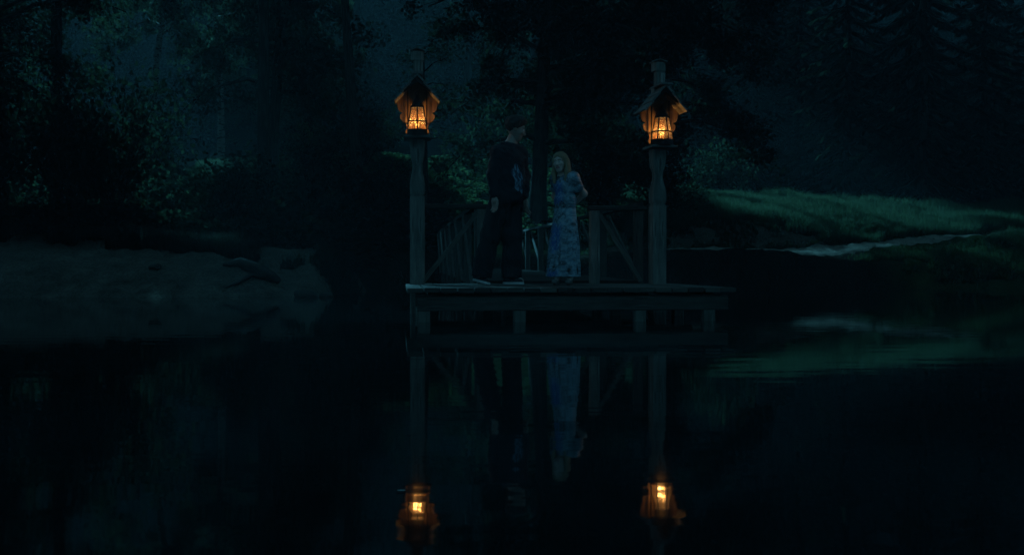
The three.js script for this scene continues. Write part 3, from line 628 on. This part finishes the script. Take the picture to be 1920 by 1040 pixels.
// ellipsoid with its x axis turned by yaw about y
function ell(c, r, yaw = 0) {
  const co = Math.cos(yaw), si = Math.sin(yaw), m = Math.min(...r);
  return (x, y, z) => { const px = x - c[0], py = y - c[1], pz = z - c[2], u = (px * co - pz * si) / r[0], v = py / r[1], w = (px * si + pz * co) / r[2], k = len3(u, v, w); return k < 1e-6 ? -m : (k - 1) * Math.min(m * 1.4, k > 0 ? len3(px, py, pz) / k : m); };
}
const smin = (a, b, k) => { const h = Math.max(k - Math.abs(a - b), 0) / k; return Math.min(a, b) - h * h * k * 0.25; };
const smax = (a, b, k) => -smin(-a, -b, k);
const blend = (fs, k) => (x, y, z) => { let d = 1e3; for (const f of fs) d = smin(d, f(x, y, z), k); return d; };
function nets(f, lo, hi, cell) {
  const n = [0, 1, 2].map((i) => Math.ceil((hi[i] - lo[i]) / cell) + 1), [nx, ny, nz] = n, val = new Float32Array(nx * ny * nz), id = (i, j, k) => i + nx * (j + ny * k);
  for (let k = 0; k < nz; k++) for (let j = 0; j < ny; j++) for (let i = 0; i < nx; i++) val[id(i, j, k)] = f(lo[0] + i * cell, lo[1] + j * cell, lo[2] + k * cell);
  const vert = new Int32Array(nx * ny * nz).fill(-1), pos = [], idx = [];
  for (let k = 0; k < nz - 1; k++) for (let j = 0; j < ny - 1; j++) for (let i = 0; i < nx - 1; i++) {
    let s = [0, 0, 0], c = 0, neg = 0;
    const v = []; for (let q = 0; q < 8; q++) { const w = val[id(i + (q & 1), j + ((q >> 1) & 1), k + (q >> 2))]; v.push(w); if (w < 0) neg++; }
    if (!neg || neg === 8) continue;
    for (let q = 0; q < 8; q++) for (const ax of [1, 2, 4]) if (!(q & ax) && (v[q] < 0) !== (v[q | ax] < 0)) {
      const t = v[q] / (v[q] - v[q | ax]); s[0] += (q & 1) + (ax === 1 ? t : 0); s[1] += ((q >> 1) & 1) + (ax === 2 ? t : 0); s[2] += (q >> 2) + (ax === 4 ? t : 0); c++;
    }
    vert[id(i, j, k)] = pos.length / 3; pos.push(lo[0] + (i + s[0] / c) * cell, lo[1] + (j + s[1] / c) * cell, lo[2] + (k + s[2] / c) * cell);
  }
  const quad = (a, b, c, d, flip) => { if (a < 0 || b < 0 || c < 0 || d < 0) return; flip ? idx.push(a, c, b, a, d, c) : idx.push(a, b, c, a, c, d); };
  for (let k = 1; k < nz - 1; k++) for (let j = 1; j < ny - 1; j++) for (let i = 1; i < nx - 1; i++) {
    const v = val[id(i, j, k)] < 0;
    if (v !== val[id(i + 1, j, k)] < 0) quad(vert[id(i, j - 1, k - 1)], vert[id(i, j, k - 1)], vert[id(i, j, k)], vert[id(i, j - 1, k)], !v);
    if (v !== val[id(i, j + 1, k)] < 0) quad(vert[id(i - 1, j, k - 1)], vert[id(i - 1, j, k)], vert[id(i, j, k)], vert[id(i, j, k - 1)], !v);
    if (v !== val[id(i, j, k + 1)] < 0) quad(vert[id(i - 1, j - 1, k)], vert[id(i, j - 1, k)], vert[id(i, j, k)], vert[id(i - 1, j, k)], !v);
  }
  const nor = [], e = cell * 0.4;
  for (let i = 0; i < pos.length; i += 3) {
    const x = pos[i], y = pos[i + 1], z = pos[i + 2];
    const g = [f(x + e, y, z) - f(x - e, y, z), f(x, y + e, z) - f(x, y - e, z), f(x, y, z + e) - f(x, y, z - e)], l = len3(...g) || 1;
    nor.push(g[0] / l, g[1] / l, g[2] / l);
  }
  const g = new THREE.BufferGeometry();
  g.setAttribute('position', new THREE.Float32BufferAttribute(pos, 3));
  g.setAttribute('normal', new THREE.Float32BufferAttribute(nor, 3));
  g.setIndex(idx);
  return g;
}
function paint(g, fn) { const p = g.attributes.position, c = []; for (let i = 0; i < p.count; i++) c.push(...fn(p.getX(i), p.getY(i), p.getZ(i))); g.setAttribute('color', new THREE.Float32BufferAttribute(c, 3)); return g; }
const add = (a, b, s = 1) => [a[0] + b[0] * s, a[1] + b[1] * s, a[2] + b[2] * s];

// head in its own axes (face towards +z, chin at y about -0.12, crown at 0.115), scale 1 = adult
function headField(female) {
  const jaw = female ? 0.92 : 1;
  const base = blend([ell([0, 0.025, -0.012], [0.074, 0.092, 0.094]), ell([0, -0.045, 0.03], [0.056 * jaw, 0.07, 0.06]), ell([0, -0.095, 0.05], [0.026 * jaw, 0.024, 0.026])], 0.05);
  const adds = [[cap([0, 0.012, 0.088], [0, -0.03, 0.11], 0.008, 0.012), 0.016], [ell([0, -0.034, 0.1], [0.017, 0.009, 0.014]), 0.012], [cap([-0.04, 0.03, 0.076], [0.04, 0.03, 0.076], 0.011, 0.011), 0.022], [ell([-0.04, -0.02, 0.07], [0.02, 0.016, 0.014]), 0.025], [ell([0.04, -0.02, 0.07], [0.02, 0.016, 0.014]), 0.025], [cap([-0.018, -0.062, 0.087], [0.018, -0.062, 0.087], 0.006, 0.006), 0.01], [cap([-0.014, -0.072, 0.085], [0.014, -0.072, 0.085], 0.007, 0.007), 0.008]];
  const ears = [-1, 1].map((s) => ell([s * 0.076, -0.002, -0.012], [0.009, 0.03, 0.019]));
  const sockets = [-1, 1].map((s) => ell([s * 0.031, 0.008, 0.094], [0.019, 0.011, 0.018]));
  return (x, y, z) => {
    let d = base(x, y, z);
    for (const [f, k] of adds) d = smin(d, f(x, y, z), k);
    for (const f of ears) d = smin(d, f(x, y, z), 0.01);
    for (const f of sockets) d = smax(d, -f(x, y, z), 0.012);
    return d;
  };
}
const skinPaint = (sk, lip, brow) => (x, y, z) => {
  const a = Math.abs(x);
  if (z > 0.07 && y < -0.054 && y > -0.08 && a < 0.026) return lip;
  if (z > 0.06 && y > 0.024 && y < 0.034 && a > 0.014 && a < 0.048) return brow;
  return sk;
};
// hand as chains of capsules: o wrist, d along the hand, s towards the thumb side, n palm normal, curl
function handField(o, d, s, n, curl, k = 1) {
  const fs = [], pt = (al, si, no) => add(add(add(o, d, al * k), s, si * k), n, no * k);
  fs.push(cap(pt(0, 0, 0), pt(0.05, 0, 0), 0.026 * k, 0.03 * k)); fs.push(cap(pt(0.04, 0.022, 0), pt(0.085, 0.028, 0), 0.017 * k, 0.014 * k)); fs.push(cap(pt(0.04, -0.022, 0), pt(0.08, -0.027, 0), 0.017 * k, 0.013 * k));
  fs.push(cap(pt(0.05, 0, 0), pt(0.088, 0.003, 0), 0.018 * k, 0.014 * k));
  const fing = [[0.031, 0.088, [0.04, 0.026, 0.02]], [0.011, 0.092, [0.045, 0.029, 0.022]], [-0.01, 0.09, [0.041, 0.027, 0.021]], [-0.029, 0.082, [0.032, 0.02, 0.018]]];
  for (const [si, al, seg] of fing) { let a = curl, p = pt(al, si, 0); let q = [al, 0]; for (const l of seg) { q = [q[0] + l * Math.cos(a), q[1] + l * Math.sin(a)]; const e = pt(q[0], si, q[1]); fs.push(cap(p, e, 0.0088 * k, 0.0076 * k)); p = e; a += curl * 1.1; } }
  let p = pt(0.02, 0.028, 0.005); for (const [al, si, no] of [[0.05, 0.05, 0.018], [0.08, 0.056, 0.026], [0.103, 0.055, 0.032]]) { const e = pt(al, si, no); fs.push(cap(p, e, 0.0125 * k, 0.0095 * k)); p = e; }
  return blend(fs, 0.006 * k);
}
function boxOf(pts, m) { const lo = [1e3, 1e3, 1e3], hi = [-1e3, -1e3, -1e3]; for (const p of pts) for (let i = 0; i < 3; i++) { lo[i] = Math.min(lo[i], p[i] - m); hi[i] = Math.max(hi[i], p[i] + m); } return [lo, hi]; }
const unit = (v) => { const l = len3(...v); return v.map((q) => q / l); };
const crossA = (a, b) => [a[1] * b[2] - a[2] * b[1], a[2] * b[0] - a[0] * b[2], a[0] * b[1] - a[1] * b[0]];
function placeHead(g, c, yaw, pitch, roll, s) { return g.applyMatrix4(new THREE.Matrix4().compose(V(...c), new THREE.Quaternion().setFromEuler(new THREE.Euler(pitch, yaw, roll, 'YXZ')), V(s, s, s))); }
const skinMat = new THREE.MeshPhysicalMaterial({ vertexColors: true, roughness: 0.55 });
function eyes(parent, c, yaw, pitch, roll, s) {
  for (const k of [-1, 1]) {
    const g = paint(new THREE.SphereGeometry(0.0125, 16, 12).rotateX(Math.PI / 2), (x, y, z) => { const q = Math.hypot(x, y); return z > 0 && q < 0.0028 ? [0.01, 0.01, 0.01] : z > 0 && q < 0.006 ? [0.08, 0.12, 0.16] : [0.6, 0.58, 0.55]; });
    g.translate(k * 0.031, 0.006, 0.0795);
    part('eye', placeHead(g, c, yaw, pitch, roll, s), new THREE.MeshPhysicalMaterial({ vertexColors: true, roughness: 0.15 }), parent);
  }
}

// the tall man in dark clothes
{
  const t = thing('person', 'tall person in black sweatshirt and wide black trousers looking down at the other', 'person', 'two people on the jetty', [-0.087, DECK + 0.004, -11.6]);
  const F = unit([0.66, 0, 0.75]), R = [-F[2], 0, F[0]];
  const neck = [0.075, 1.54, -0.01], chest = [0.055, 1.36, 0], belly = [0.04, 1.12, 0.01], pelvis = [0.03, 0.96, 0];
  const sR = add([0.05, 1.425, 0], R, 0.175), sL = add([0.06, 1.425, 0], R, -0.175);
  const eR = [-0.125, 1.19, 0.14], wR = [-0.105, 0.945, 0.165], eL = [0.215, 1.19, -0.14], wL = [0.225, 0.94, -0.06];
  const hR = add(pelvis, R, 0.095), hL = add(pelvis, R, -0.095), kR = [-0.15, 0.53, 0.07], kL = [0.085, 0.53, -0.02], aR = [-0.265, 0.115, 0.03], aL = [0.065, 0.1, -0.02];
  const hc = [0.125, 1.695, 0.005], yaw = 1.72, pitch = 0.3, roll = 0.06, hs = 1.06;
  const up = [0, 1, 0];
  // skin: one body, then finer head and hands
  const limbs = blend([cap(neck, add(hc, [0, -0.03, -0.01]), 0.058, 0.054), cap(chest, belly, 0.12, 0.11), cap(belly, pelvis, 0.11, 0.12), cap(add(neck, [0, -0.03, 0]), sR, 0.05, 0.055), cap(add(neck, [0, -0.03, 0]), sL, 0.05, 0.055), cap(sR, eR, 0.052, 0.04), cap(eR, wR, 0.04, 0.028), cap(sL, eL, 0.052, 0.04), cap(eL, wL, 0.04, 0.028), cap(hR, kR, 0.08, 0.055), cap(kR, aR, 0.055, 0.036), cap(hL, kL, 0.08, 0.055), cap(kL, aL, 0.055, 0.036), cap(aR, [-0.19, 0.05, 0.07], 0.036, 0.03), cap(aL, [0.19, 0.04, 0.03], 0.036, 0.03)], 0.05);
  const sk = [0.36, 0.25, 0.2], skp = skinPaint(sk, [0.3, 0.14, 0.12], [0.04, 0.03, 0.025]);
  const head = paint(nets(headField(false), [-0.1, -0.14, -0.13], [0.1, 0.14, 0.14], 0.0045), skp);
  const dR = unit([0.12, -1, 0.1]), dL = unit([0.05, -1, 0.25]);
  const hand = (w, d, s0, curl) => { const s = unit(crossA(crossA(d, s0), d)), n = unit(crossA(d, s)); const f = handField(w, d, s, n, curl, 1.05), [lo, hi] = boxOf([add(w, d, -0.03), add(w, d, 0.2)], 0.085); return paint(nets(f, lo, hi, 0.0045), () => sk); };
  const body = mergeGeometries([paint(nets(limbs, [-0.42, 0.0, -0.32], [0.4, 1.8, 0.34], 0.014), () => sk), placeHead(head, hc, yaw, pitch, roll, hs), hand(wR, dR, [0.75, 0, 0.6], 0.35), hand(wL, dL, [0.7, 0, 0.7], -0.35)]);
  part('body', body, skinMat, t);
  eyes(t, hc, yaw, pitch, roll, hs);
  // short dark hair
  const hair = (x, y, z) => { const s = noise3(x * 90, y * 40, z * 90) * 0.008 + noise3(x * 34, y * 30, z * 34) * 0.012; let d = smin(ell([0, 0.038, -0.016], [0.079, 0.088, 0.099])(x, y, z), ell([0, 0.098, 0.03], [0.055, 0.03, 0.056])(x, y, z), 0.04) - s; d = smax(d, (z > 0 ? 0.9 : 2.2) * z - 0.012 - y, 0.015); d = smax(d, -0.095 - y, 0.02); return d; };
  part('hair', placeHead(nets(hair, [-0.12, -0.1, -0.15], [0.12, 0.18, 0.14], 0.005), hc, yaw, pitch, roll, hs), new THREE.MeshStandardMaterial({ color: lin(0.022, 0.017, 0.014), roughness: 0.7 }), t);
  // sweatshirt
  const fold = (x, y, z, a) => a * (noise3(x * 14 + y * 6, y * 22, z * 14) - 0.5) + a * 0.6 * (noise3(x * 30, y * 38 + x * 20, z * 30) - 0.5);
  const torsoF = blend([ell(add(chest, [0, -0.02, 0]), [0.195, 0.19, 0.135], Math.atan2(-R[2], R[0])), ell(add(belly, [0.005, 0, 0]), [0.205, 0.22, 0.15], Math.atan2(-R[2], R[0])), ell([0.033, 0.95, 0.005], [0.2, 0.15, 0.15], Math.atan2(-R[2], R[0])), cap(add(neck, [0, -0.04, 0]), sR, 0.06, 0.07), cap(add(neck, [0, -0.04, 0]), sL, 0.06, 0.07)], 0.07);
  const armsF = blend([cap(sR, eR, 0.07, 0.062), cap(eR, add(wR, [0, 0.02, 0]), 0.062, 0.045), cap(sL, eL, 0.07, 0.062), cap(eL, add(wL, [0, 0.02, 0]), 0.066, 0.047)], 0.04);
  const shirt = (x, y, z) => { let d = smin(torsoF(x, y, z), armsF(x, y, z), 0.025) + fold(x, y, z, 0.022); d = smax(d, -(len3(x - neck[0] - 0.012, (y - neck[1] - 0.03) * 1.2, z - neck[2] - 0.01) - 0.068), 0.012); return Math.max(d, 0.875 - y); };
  part('sweatshirt', nets(shirt, [-0.3, 0.84, -0.34], [0.38, 1.64, 0.36], 0.0105), new THREE.MeshStandardMaterial({ color: lin(0.011, 0.013, 0.019), roughness: 0.9 }), t);
  // pale blue print on its front, laid on the cloth
  {
    const c = [0.09, 1.14, 0], nu = 26, nv = 34, pos = [], uv = [], idx = [], rt = [F[2], 0, -F[0]];
    for (let j = 0; j <= nv; j++) for (let i = 0; i <= nu; i++) {
      const u = i / nu * 2 - 1, v = j / nv * 2 - 1, rr = Math.hypot(u, v) || 1, q = Math.max(Math.abs(u), Math.abs(v)) / rr, uu = u * q, vv = v * q;
      const wob = 1 + 0.12 * Math.sin(Math.atan2(vv, uu) * 5 + 1);
      const px = 0.075 * uu * wob - 0.035 * vv, py = 0.15 * vv * wob;
      let p = add(add(add([0.04, c[1] + py, 0.01], rt, px + 0.02), F, 0.4), [0, 0, 0]), d = 1;
      for (let s = 0; s < 40; s++) { d = shirt(...p); if (d < 0.0035) break; p = add(p, F, -Math.max(d * 0.7 - 0.002, 0.001)); }
      pos.push(...p); uv.push(0.5 + 0.5 * uu, 0.5 + 0.5 * vv);
    }
    for (let j = 0; j < nv; j++) for (let i = 0; i < nu; i++) { const a = j * (nu + 1) + i; idx.push(a, a + 1, a + nu + 1, a + 1, a + nu + 2, a + nu + 1); }
    const g = new THREE.BufferGeometry(); g.setAttribute('position', new THREE.Float32BufferAttribute(pos, 3)); g.setAttribute('uv', new THREE.Float32BufferAttribute(uv, 2)); g.setIndex(idx); g.computeVertexNormals();
    const ink = tex(128, (u, v) => { const n = fbm(u * 7 + 2, v * 9, 4), k = smooth(0.38, 0.62, n); return [0.2 + 0.3 * k, 0.25 + 0.33 * k, 0.32 + 0.33 * k]; }, { srgb: true });
    const pr = part('print', g, new THREE.MeshStandardMaterial({ map: ink, roughness: 0.85, side: THREE.DoubleSide }), t);
    pr.userData.label = 'pale blue mottled oval print';
  }
  // wide trousers
  const trousers = (x, y, z) => {
    const w = smooth(0.9, 0.15, y);
    const a = smin(cap(hR, kR, 0.108, 0.1)(x, y, z), cap(kR, add(aR, [0.01, -0.05, 0]), 0.1, 0.115)(x, y, z), 0.05), b = smin(cap(hL, kL, 0.108, 0.1)(x, y, z), cap(kL, add(aL, [0.015, -0.04, 0]), 0.1, 0.115)(x, y, z), 0.05);
    let d = smin(smin(a, b, 0.03), ell(pelvis, [0.175, 0.14, 0.13], Math.atan2(-R[2], R[0]))(x, y, z), 0.06) + fold(x * 1.2, y * 0.45, z * 1.2, 0.026);
    return Math.max(d, 0.055 + 0.12 * Math.max(0, -0.1 - x) - y + 0.01 * w);
  };
  part('trousers', nets(trousers, [-0.45, 0.03, -0.28], [0.34, 1.08, 0.3], 0.0115), new THREE.MeshStandardMaterial({ color: lin(0.008, 0.009, 0.012), roughness: 0.9 }), t);
  // dark shoes with white soles
  const shoe = (heel, toe, lift) => {
    const h = heel, e = toe, g = new THREE.Group(); g.name = 'shoe'; t.add(g);
    const up_ = (x, y, z) => Math.max(blend([cap(add(h, [0, 0.05, 0]), add(e, [0, 0.035, 0]), 0.042, 0.03), cap(add(h, [0.01, 0.08, 0]), add(h, [0.05, 0.06, 0]), 0.04, 0.036)], 0.03)(x, y, z), -(y - lerp(h[1], e[1], clamp((x - h[0]) / (e[0] - h[0]), 0, 1)) - 0.022));
    const so = (x, y, z) => { const f = lerp(h[1], e[1], clamp((x - h[0]) / (e[0] - h[0]), -0.2, 1.2)); return smax(cap([h[0], 0, h[2]], [e[0], 0, e[2]], 0.041, 0.044)(x, 0, z), Math.abs(y - f - 0.013) - 0.014, 0.008); };
    const [lo, hi] = boxOf([h, e, add(h, [0, 0.1, 0])], 0.065);
    part('upper', nets(up_, lo, hi, 0.006), new THREE.MeshStandardMaterial({ color: lin(0.012, 0.012, 0.014), roughness: 0.7 }), g);
    part('sole', nets(so, lo, hi, 0.0055), new THREE.MeshStandardMaterial({ color: lin(0.6, 0.6, 0.57), roughness: 0.7 }), g);
  };
  shoe([-0.3, 0.035, 0.0], [-0.19, 0.006, 0.1], 0.02);
  shoe([0.025, 0.002, -0.02], [0.175, 0.002, 0.045], 0);
}

// the smaller girl in the long brocade dress, hands behind her back
{
  const t = thing('person', 'shorter blonde person in a long shimmering blue dress with hands behind the back', 'person', 'two people on the jetty', [0.58, DECK + 0.004, -11.6]);
  const F = unit([-0.74, 0, 0.67]), Lf = [F[2], 0, -F[0]];
  const neck = [-0.035, 1.2, -0.01], chest = [-0.01, 1.08, 0], waist = [0.0, 0.9, 0], pelvis = [0, 0.76, 0];
  const sL = add([-0.005, 1.155, 0], Lf, 0.135), sR = add([-0.015, 1.155, 0], Lf, -0.135);
  const eL = [0.205, 0.99, -0.03], wL = [0.04, 0.82, -0.2], eR = [-0.1, 0.97, -0.22], wR = [-0.02, 0.8, -0.215];
  const hL = add(pelvis, Lf, 0.045), hR = add(pelvis, Lf, -0.045), kL = [0.04, 0.42, 0.02], kR = [-0.07, 0.42, 0], aL = [0.05, 0.08, 0.04], aR = [-0.08, 0.08, 0.03];
  const hc = [-0.055, 1.325, 0.012], yaw = -0.5, pitch = 0.02, roll = 0.1, hs = 0.9;
  const limbs = blend([cap(neck, add(hc, [0.006, -0.03, -0.015]), 0.043, 0.042), cap(chest, waist, 0.085, 0.075), cap(waist, pelvis, 0.075, 0.07), cap(add(neck, [0, -0.03, 0]), sL, 0.035, 0.04), cap(add(neck, [0, -0.03, 0]), sR, 0.035, 0.04), cap(sL, eL, 0.042, 0.033), cap(eL, wL, 0.034, 0.022), cap(sR, eR, 0.042, 0.033), cap(eR, wR, 0.034, 0.022), cap(hL, kL, 0.055, 0.045), cap(kL, aL, 0.045, 0.03), cap(hR, kR, 0.055, 0.045), cap(kR, aR, 0.045, 0.03), cap(aL, [0.03, 0.035, 0.14], 0.028, 0.022), cap(aR, [-0.11, 0.035, 0.13], 0.028, 0.022)], 0.035);
  const sk = [0.6, 0.44, 0.37], skp = skinPaint(sk, [0.38, 0.17, 0.16], [0.16, 0.11, 0.07]);
  const head = paint(nets(headField(true), [-0.1, -0.14, -0.13], [0.1, 0.14, 0.14], 0.004), skp);
  const hand = (w, d, s0, curl) => { const s = unit(crossA(crossA(d, s0), d)), n = unit(crossA(d, s)); const f = handField(w, d, s, n, curl, 0.85), [lo, hi] = boxOf([add(w, d, -0.03), add(w, d, 0.17)], 0.075); return paint(nets(f, lo, hi, 0.0042), () => sk); };
  part('body', mergeGeometries([paint(nets(limbs, [-0.3, 0.0, -0.28], [0.3, 1.36, 0.22], 0.0115), () => sk), placeHead(head, hc, yaw, pitch, roll, hs), hand(wL, unit([-0.9, -0.35, -0.25]), [0, 1, -0.2], 0.4), hand(wR, unit([0.7, -0.6, -0.25]), [0, 1, 0.2], -0.4)]), skinMat, t);
  eyes(t, hc, yaw, pitch, roll, hs);
  // long loose hair: a cap over the skull and locks over both shoulders
  const strand = (x, y, z) => 0.007 * Math.sin(Math.atan2(x, z + 0.02) * 34 + 3 * noise3(x * 12, y * 8, z * 12)) + 0.006 * (noise3(x * 30, y * 8, z * 30) - 0.5);
  const capF = ell([0, 0.036, -0.016], [0.087, 0.096, 0.106]), locks = blend([cap([-0.072, 0.03, 0.0], [-0.082, -0.12, 0.03], 0.024, 0.026), cap([-0.082, -0.12, 0.03], [-0.07, -0.235, 0.07], 0.026, 0.014), cap([0.072, 0.03, 0.0], [0.088, -0.12, 0.02], 0.026, 0.03), cap([0.088, -0.12, 0.02], [0.075, -0.23, 0.065], 0.03, 0.014), cap([0.0, 0.02, -0.08], [0.0, -0.15, -0.085], 0.05, 0.055), cap([0.05, 0, -0.06], [0.06, -0.17, -0.055], 0.045, 0.04), cap([-0.05, 0, -0.06], [-0.06, -0.17, -0.055], 0.045, 0.04)], 0.03);
  const hair = (x, y, z) => {
    let d = smin(capF(x, y, z), locks(x, y, z), 0.025) + strand(x, y, z);
    const face = ell([0, -0.03, 0.1], [0.052, 0.105, 0.075])(x, y, z);
    d = smax(d, -face, 0.012);
    return d;
  };
  part('hair', placeHead(nets(hair, [-0.14, -0.27, -0.16], [0.14, 0.16, 0.13], 0.005), hc, yaw, pitch, roll, hs), new THREE.MeshStandardMaterial({ color: lin(0.3, 0.22, 0.13), roughness: 0.55 }), t);
  // dress: short sleeves, fitted bodice, long straight skirt
  const yawT = Math.atan2(-Lf[2], Lf[0]);
  const bod = blend([ell([-0.008, 1.07, 0], [0.14, 0.115, 0.1], yawT), ell([0, 0.93, 0], [0.125, 0.12, 0.1], yawT), cap(add(neck, [0.01, -0.06, 0]), sL, 0.055, 0.06), cap(add(neck, [0.01, -0.06, 0]), sR, 0.055, 0.06), cap(sL, add(sL, [0.05, -0.1, -0.01]), 0.052, 0.056), cap(sR, add(sR, [0.0, -0.09, -0.07]), 0.05, 0.055)], 0.045);
  const skirt = (x, y, z) => {
    const k = clamp((0.86 - y) / 0.78, 0, 1.1), cx = -0.028 * k, rx = lerp(0.118, 0.195, Math.pow(k, 0.8)), rz = lerp(0.1, 0.165, Math.pow(k, 0.8)), px = x - cx, pz = z + 0.01;
    const u = px * Math.cos(yawT) - pz * Math.sin(yawT), w = px * Math.sin(yawT) + pz * Math.cos(yawT), a = Math.atan2(u, w);
    const pleat = (0.012 * Math.sin(a * 7 + 0.6) + 0.008 * Math.sin(a * 15 + y * 3)) * smooth(0.05, 0.6, k);
    const r = len3(u / rx, w / rz, 0);
    return smax((r - 1) * Math.min(rx, rz) + pleat, y - 0.93, 0.04);
  };
  const dress = (x, y, z) => { let d = smin(bod(x, y, z), skirt(x, y, z), 0.04) + 0.008 * (noise3(x * 25, y * 22, z * 25) - 0.5); d = smax(d, -(len3(x - neck[0] + 0.012, (y - neck[1] - 0.025) * 1.2, z - neck[2] - 0.02) - 0.062), 0.01); return Math.max(d, 0.088 - y); };
  const dg = nets(dress, [-0.32, 0.06, -0.3], [0.32, 1.28, 0.3], 0.0095);
  { const p = dg.attributes.position, uv = []; for (let i = 0; i < p.count; i++) { const x = p.getX(i), z = p.getZ(i), u = x * Math.cos(yawT) - z * Math.sin(yawT); uv.push(0.5 + u / 0.5, p.getY(i) / 1.3); } dg.setAttribute('uv', new THREE.Float32BufferAttribute(uv, 2)); }
  // brocade: silver-grey ground, blue fields down the front, small metallic motifs
  const cloth = (u, v) => {
    const n = fbm(u * 13 + 3, v * 34, 4), f = fbm(u * 50, v * 130, 2), m = Math.sin(u * 60 + 3 * n) * Math.sin(v * 120 + 4 * n), mot = smooth(0.35, 0.75, m * 0.5 + 0.5 + (n - 0.5));
    const blue = clamp(smooth(0.26, 0.08, Math.abs(u - 0.42)) * smooth(0.3, 0.55, 0.5 + 0.5 * Math.sin(v * 17 + 1.2) + (n - 0.5)), 0, 1);
    const g = 0.55 + 1.5 * (n - 0.5) + 0.5 * (f - 0.5);
    const silver = [0.27 * g, 0.43 * g, 0.54 * g], bl = [0.03, 0.15 * (0.6 + f * 0.8), 0.4 * (0.6 + f * 0.8)], glint = [0.4, 0.47, 0.5];
    return silver.map((q, i) => lerp(lerp(q, bl[i], blue), glint[i], mot * 0.6 * (f > 0.52 ? 1 : 0.15)));
  };
  const clothMap = tex(0, (u, v) => cloth(u, v), { w: 256, h: 512 });
  part('dress', dg, new THREE.MeshPhysicalMaterial({ map: clothMap, roughness: 0.5, sheen: 0.3, sheenColor: lin(0.5, 0.6, 0.7), sheenRoughness: 0.5 }), t);
  for (const [h, e] of [[[-0.085, 0.004, 0.02], [-0.125, 0.004, 0.15]], [[0.045, 0.004, 0.03], [0.02, 0.004, 0.155]]]) {
    const f = (x, y, z) => smax(blend([cap(add(h, [0, 0.03, 0]), add(e, [0, 0.026, 0]), 0.036, 0.03)], 0.02)(x, y, z), -y + 0.002, 0.006), [lo, hi] = boxOf([h, e], 0.07);
    part('shoe', nets(f, lo, hi, 0.006), new THREE.MeshStandardMaterial({ color: lin(0.12, 0.11, 0.1), roughness: 0.6 }), t);
  }
}

// ---------------------------------------------------------------- driftwood and stones on the left bank
{
  const drift = new THREE.MeshStandardMaterial({ color: lin(0.035, 0.03, 0.025), map: barkMap, roughness: 0.95 });
  const gy = (x, z) => groundY(x, z);
  const x0 = -4.75, z0 = -19.4;
  const g = thing('driftwood', 'dark forked driftwood branch half buried in the left bank', 'driftwood', null, [x0, gy(x0, z0), z0]);
  const on = (x, z, dy) => V(x, gy(x0 + x, z0 + z) - gy(x0, z0) + dy, z);
  part('stem', tube([on(-0.5, 0.0, 0.0), on(-0.2, 0.05, 0.09), on(0.15, 0.12, 0.12), on(0.42, 0.16, 0.1), on(0.55, 0.18, 0.04)], [0.04, 0.085, 0.1, 0.085, 0.05], 9, 0.5, 4), drift, g);
  part('branch', tube([on(0.35, 0.18, 0.08), on(0.1, 0.35, 0.08), on(-0.12, 0.6, 0.05), on(-0.3, 0.78, 0.0)], [0.05, 0.045, 0.035, 0.02], 7, 0.4, 5), drift, g);
  const stone = (label, x, z, s, seed) => {
    const geo = new THREE.IcosahedronGeometry(s, 3), p = geo.attributes.position;
    for (let i = 0; i < p.count; i++) { const v = V(p.getX(i), p.getY(i), p.getZ(i)), k = 0.75 + 0.5 * noise3(v.x * 4 / s * 0.4 + seed, v.y * 4 / s * 0.4, v.z * 4 / s * 0.4); p.setXYZ(i, v.x * k * 1.3, v.y * k * 0.7, v.z * k); }
    geo.computeVertexNormals();
    const m = part('stone', geo, new THREE.MeshPhysicalMaterial({ specularIntensity: 0.15, color: lin(0.05, 0.05, 0.045), roughness: 0.95, bumpMap: soilBump, bumpScale: 0.01 }), scene);
    m.name = numbered('stone'); m.position.set(x, Math.max(0, gy(x, z)) + s * 0.15, z); tag(m, label, 'stone', 'stones on the left shore');
  };
  stone('rounded stone at the waterline where the left bank bends back', -3.55, -18.3, 0.16, 1);
  stone('smaller stone beside the rounded one at the left waterline', -3.25, -18.6, 0.1, 2);
  stone('small stone on the sand left of the driftwood', -6.4, -19.1, 0.09, 3);
  const petal = part('floating_leaf', new THREE.CircleGeometry(0.011, 7).rotateX(-Math.PI / 2).scale(1, 1, 0.7), new THREE.MeshStandardMaterial({ color: lin(0.16, 0.17, 0.16), roughness: 0.8, side: THREE.DoubleSide }), scene);
  petal.position.set(-0.262, 0.004, -2.52); tag(petal, 'tiny pale leaf afloat near the left lantern reflection', 'leaf');
}
renderer.render(scene, camera);
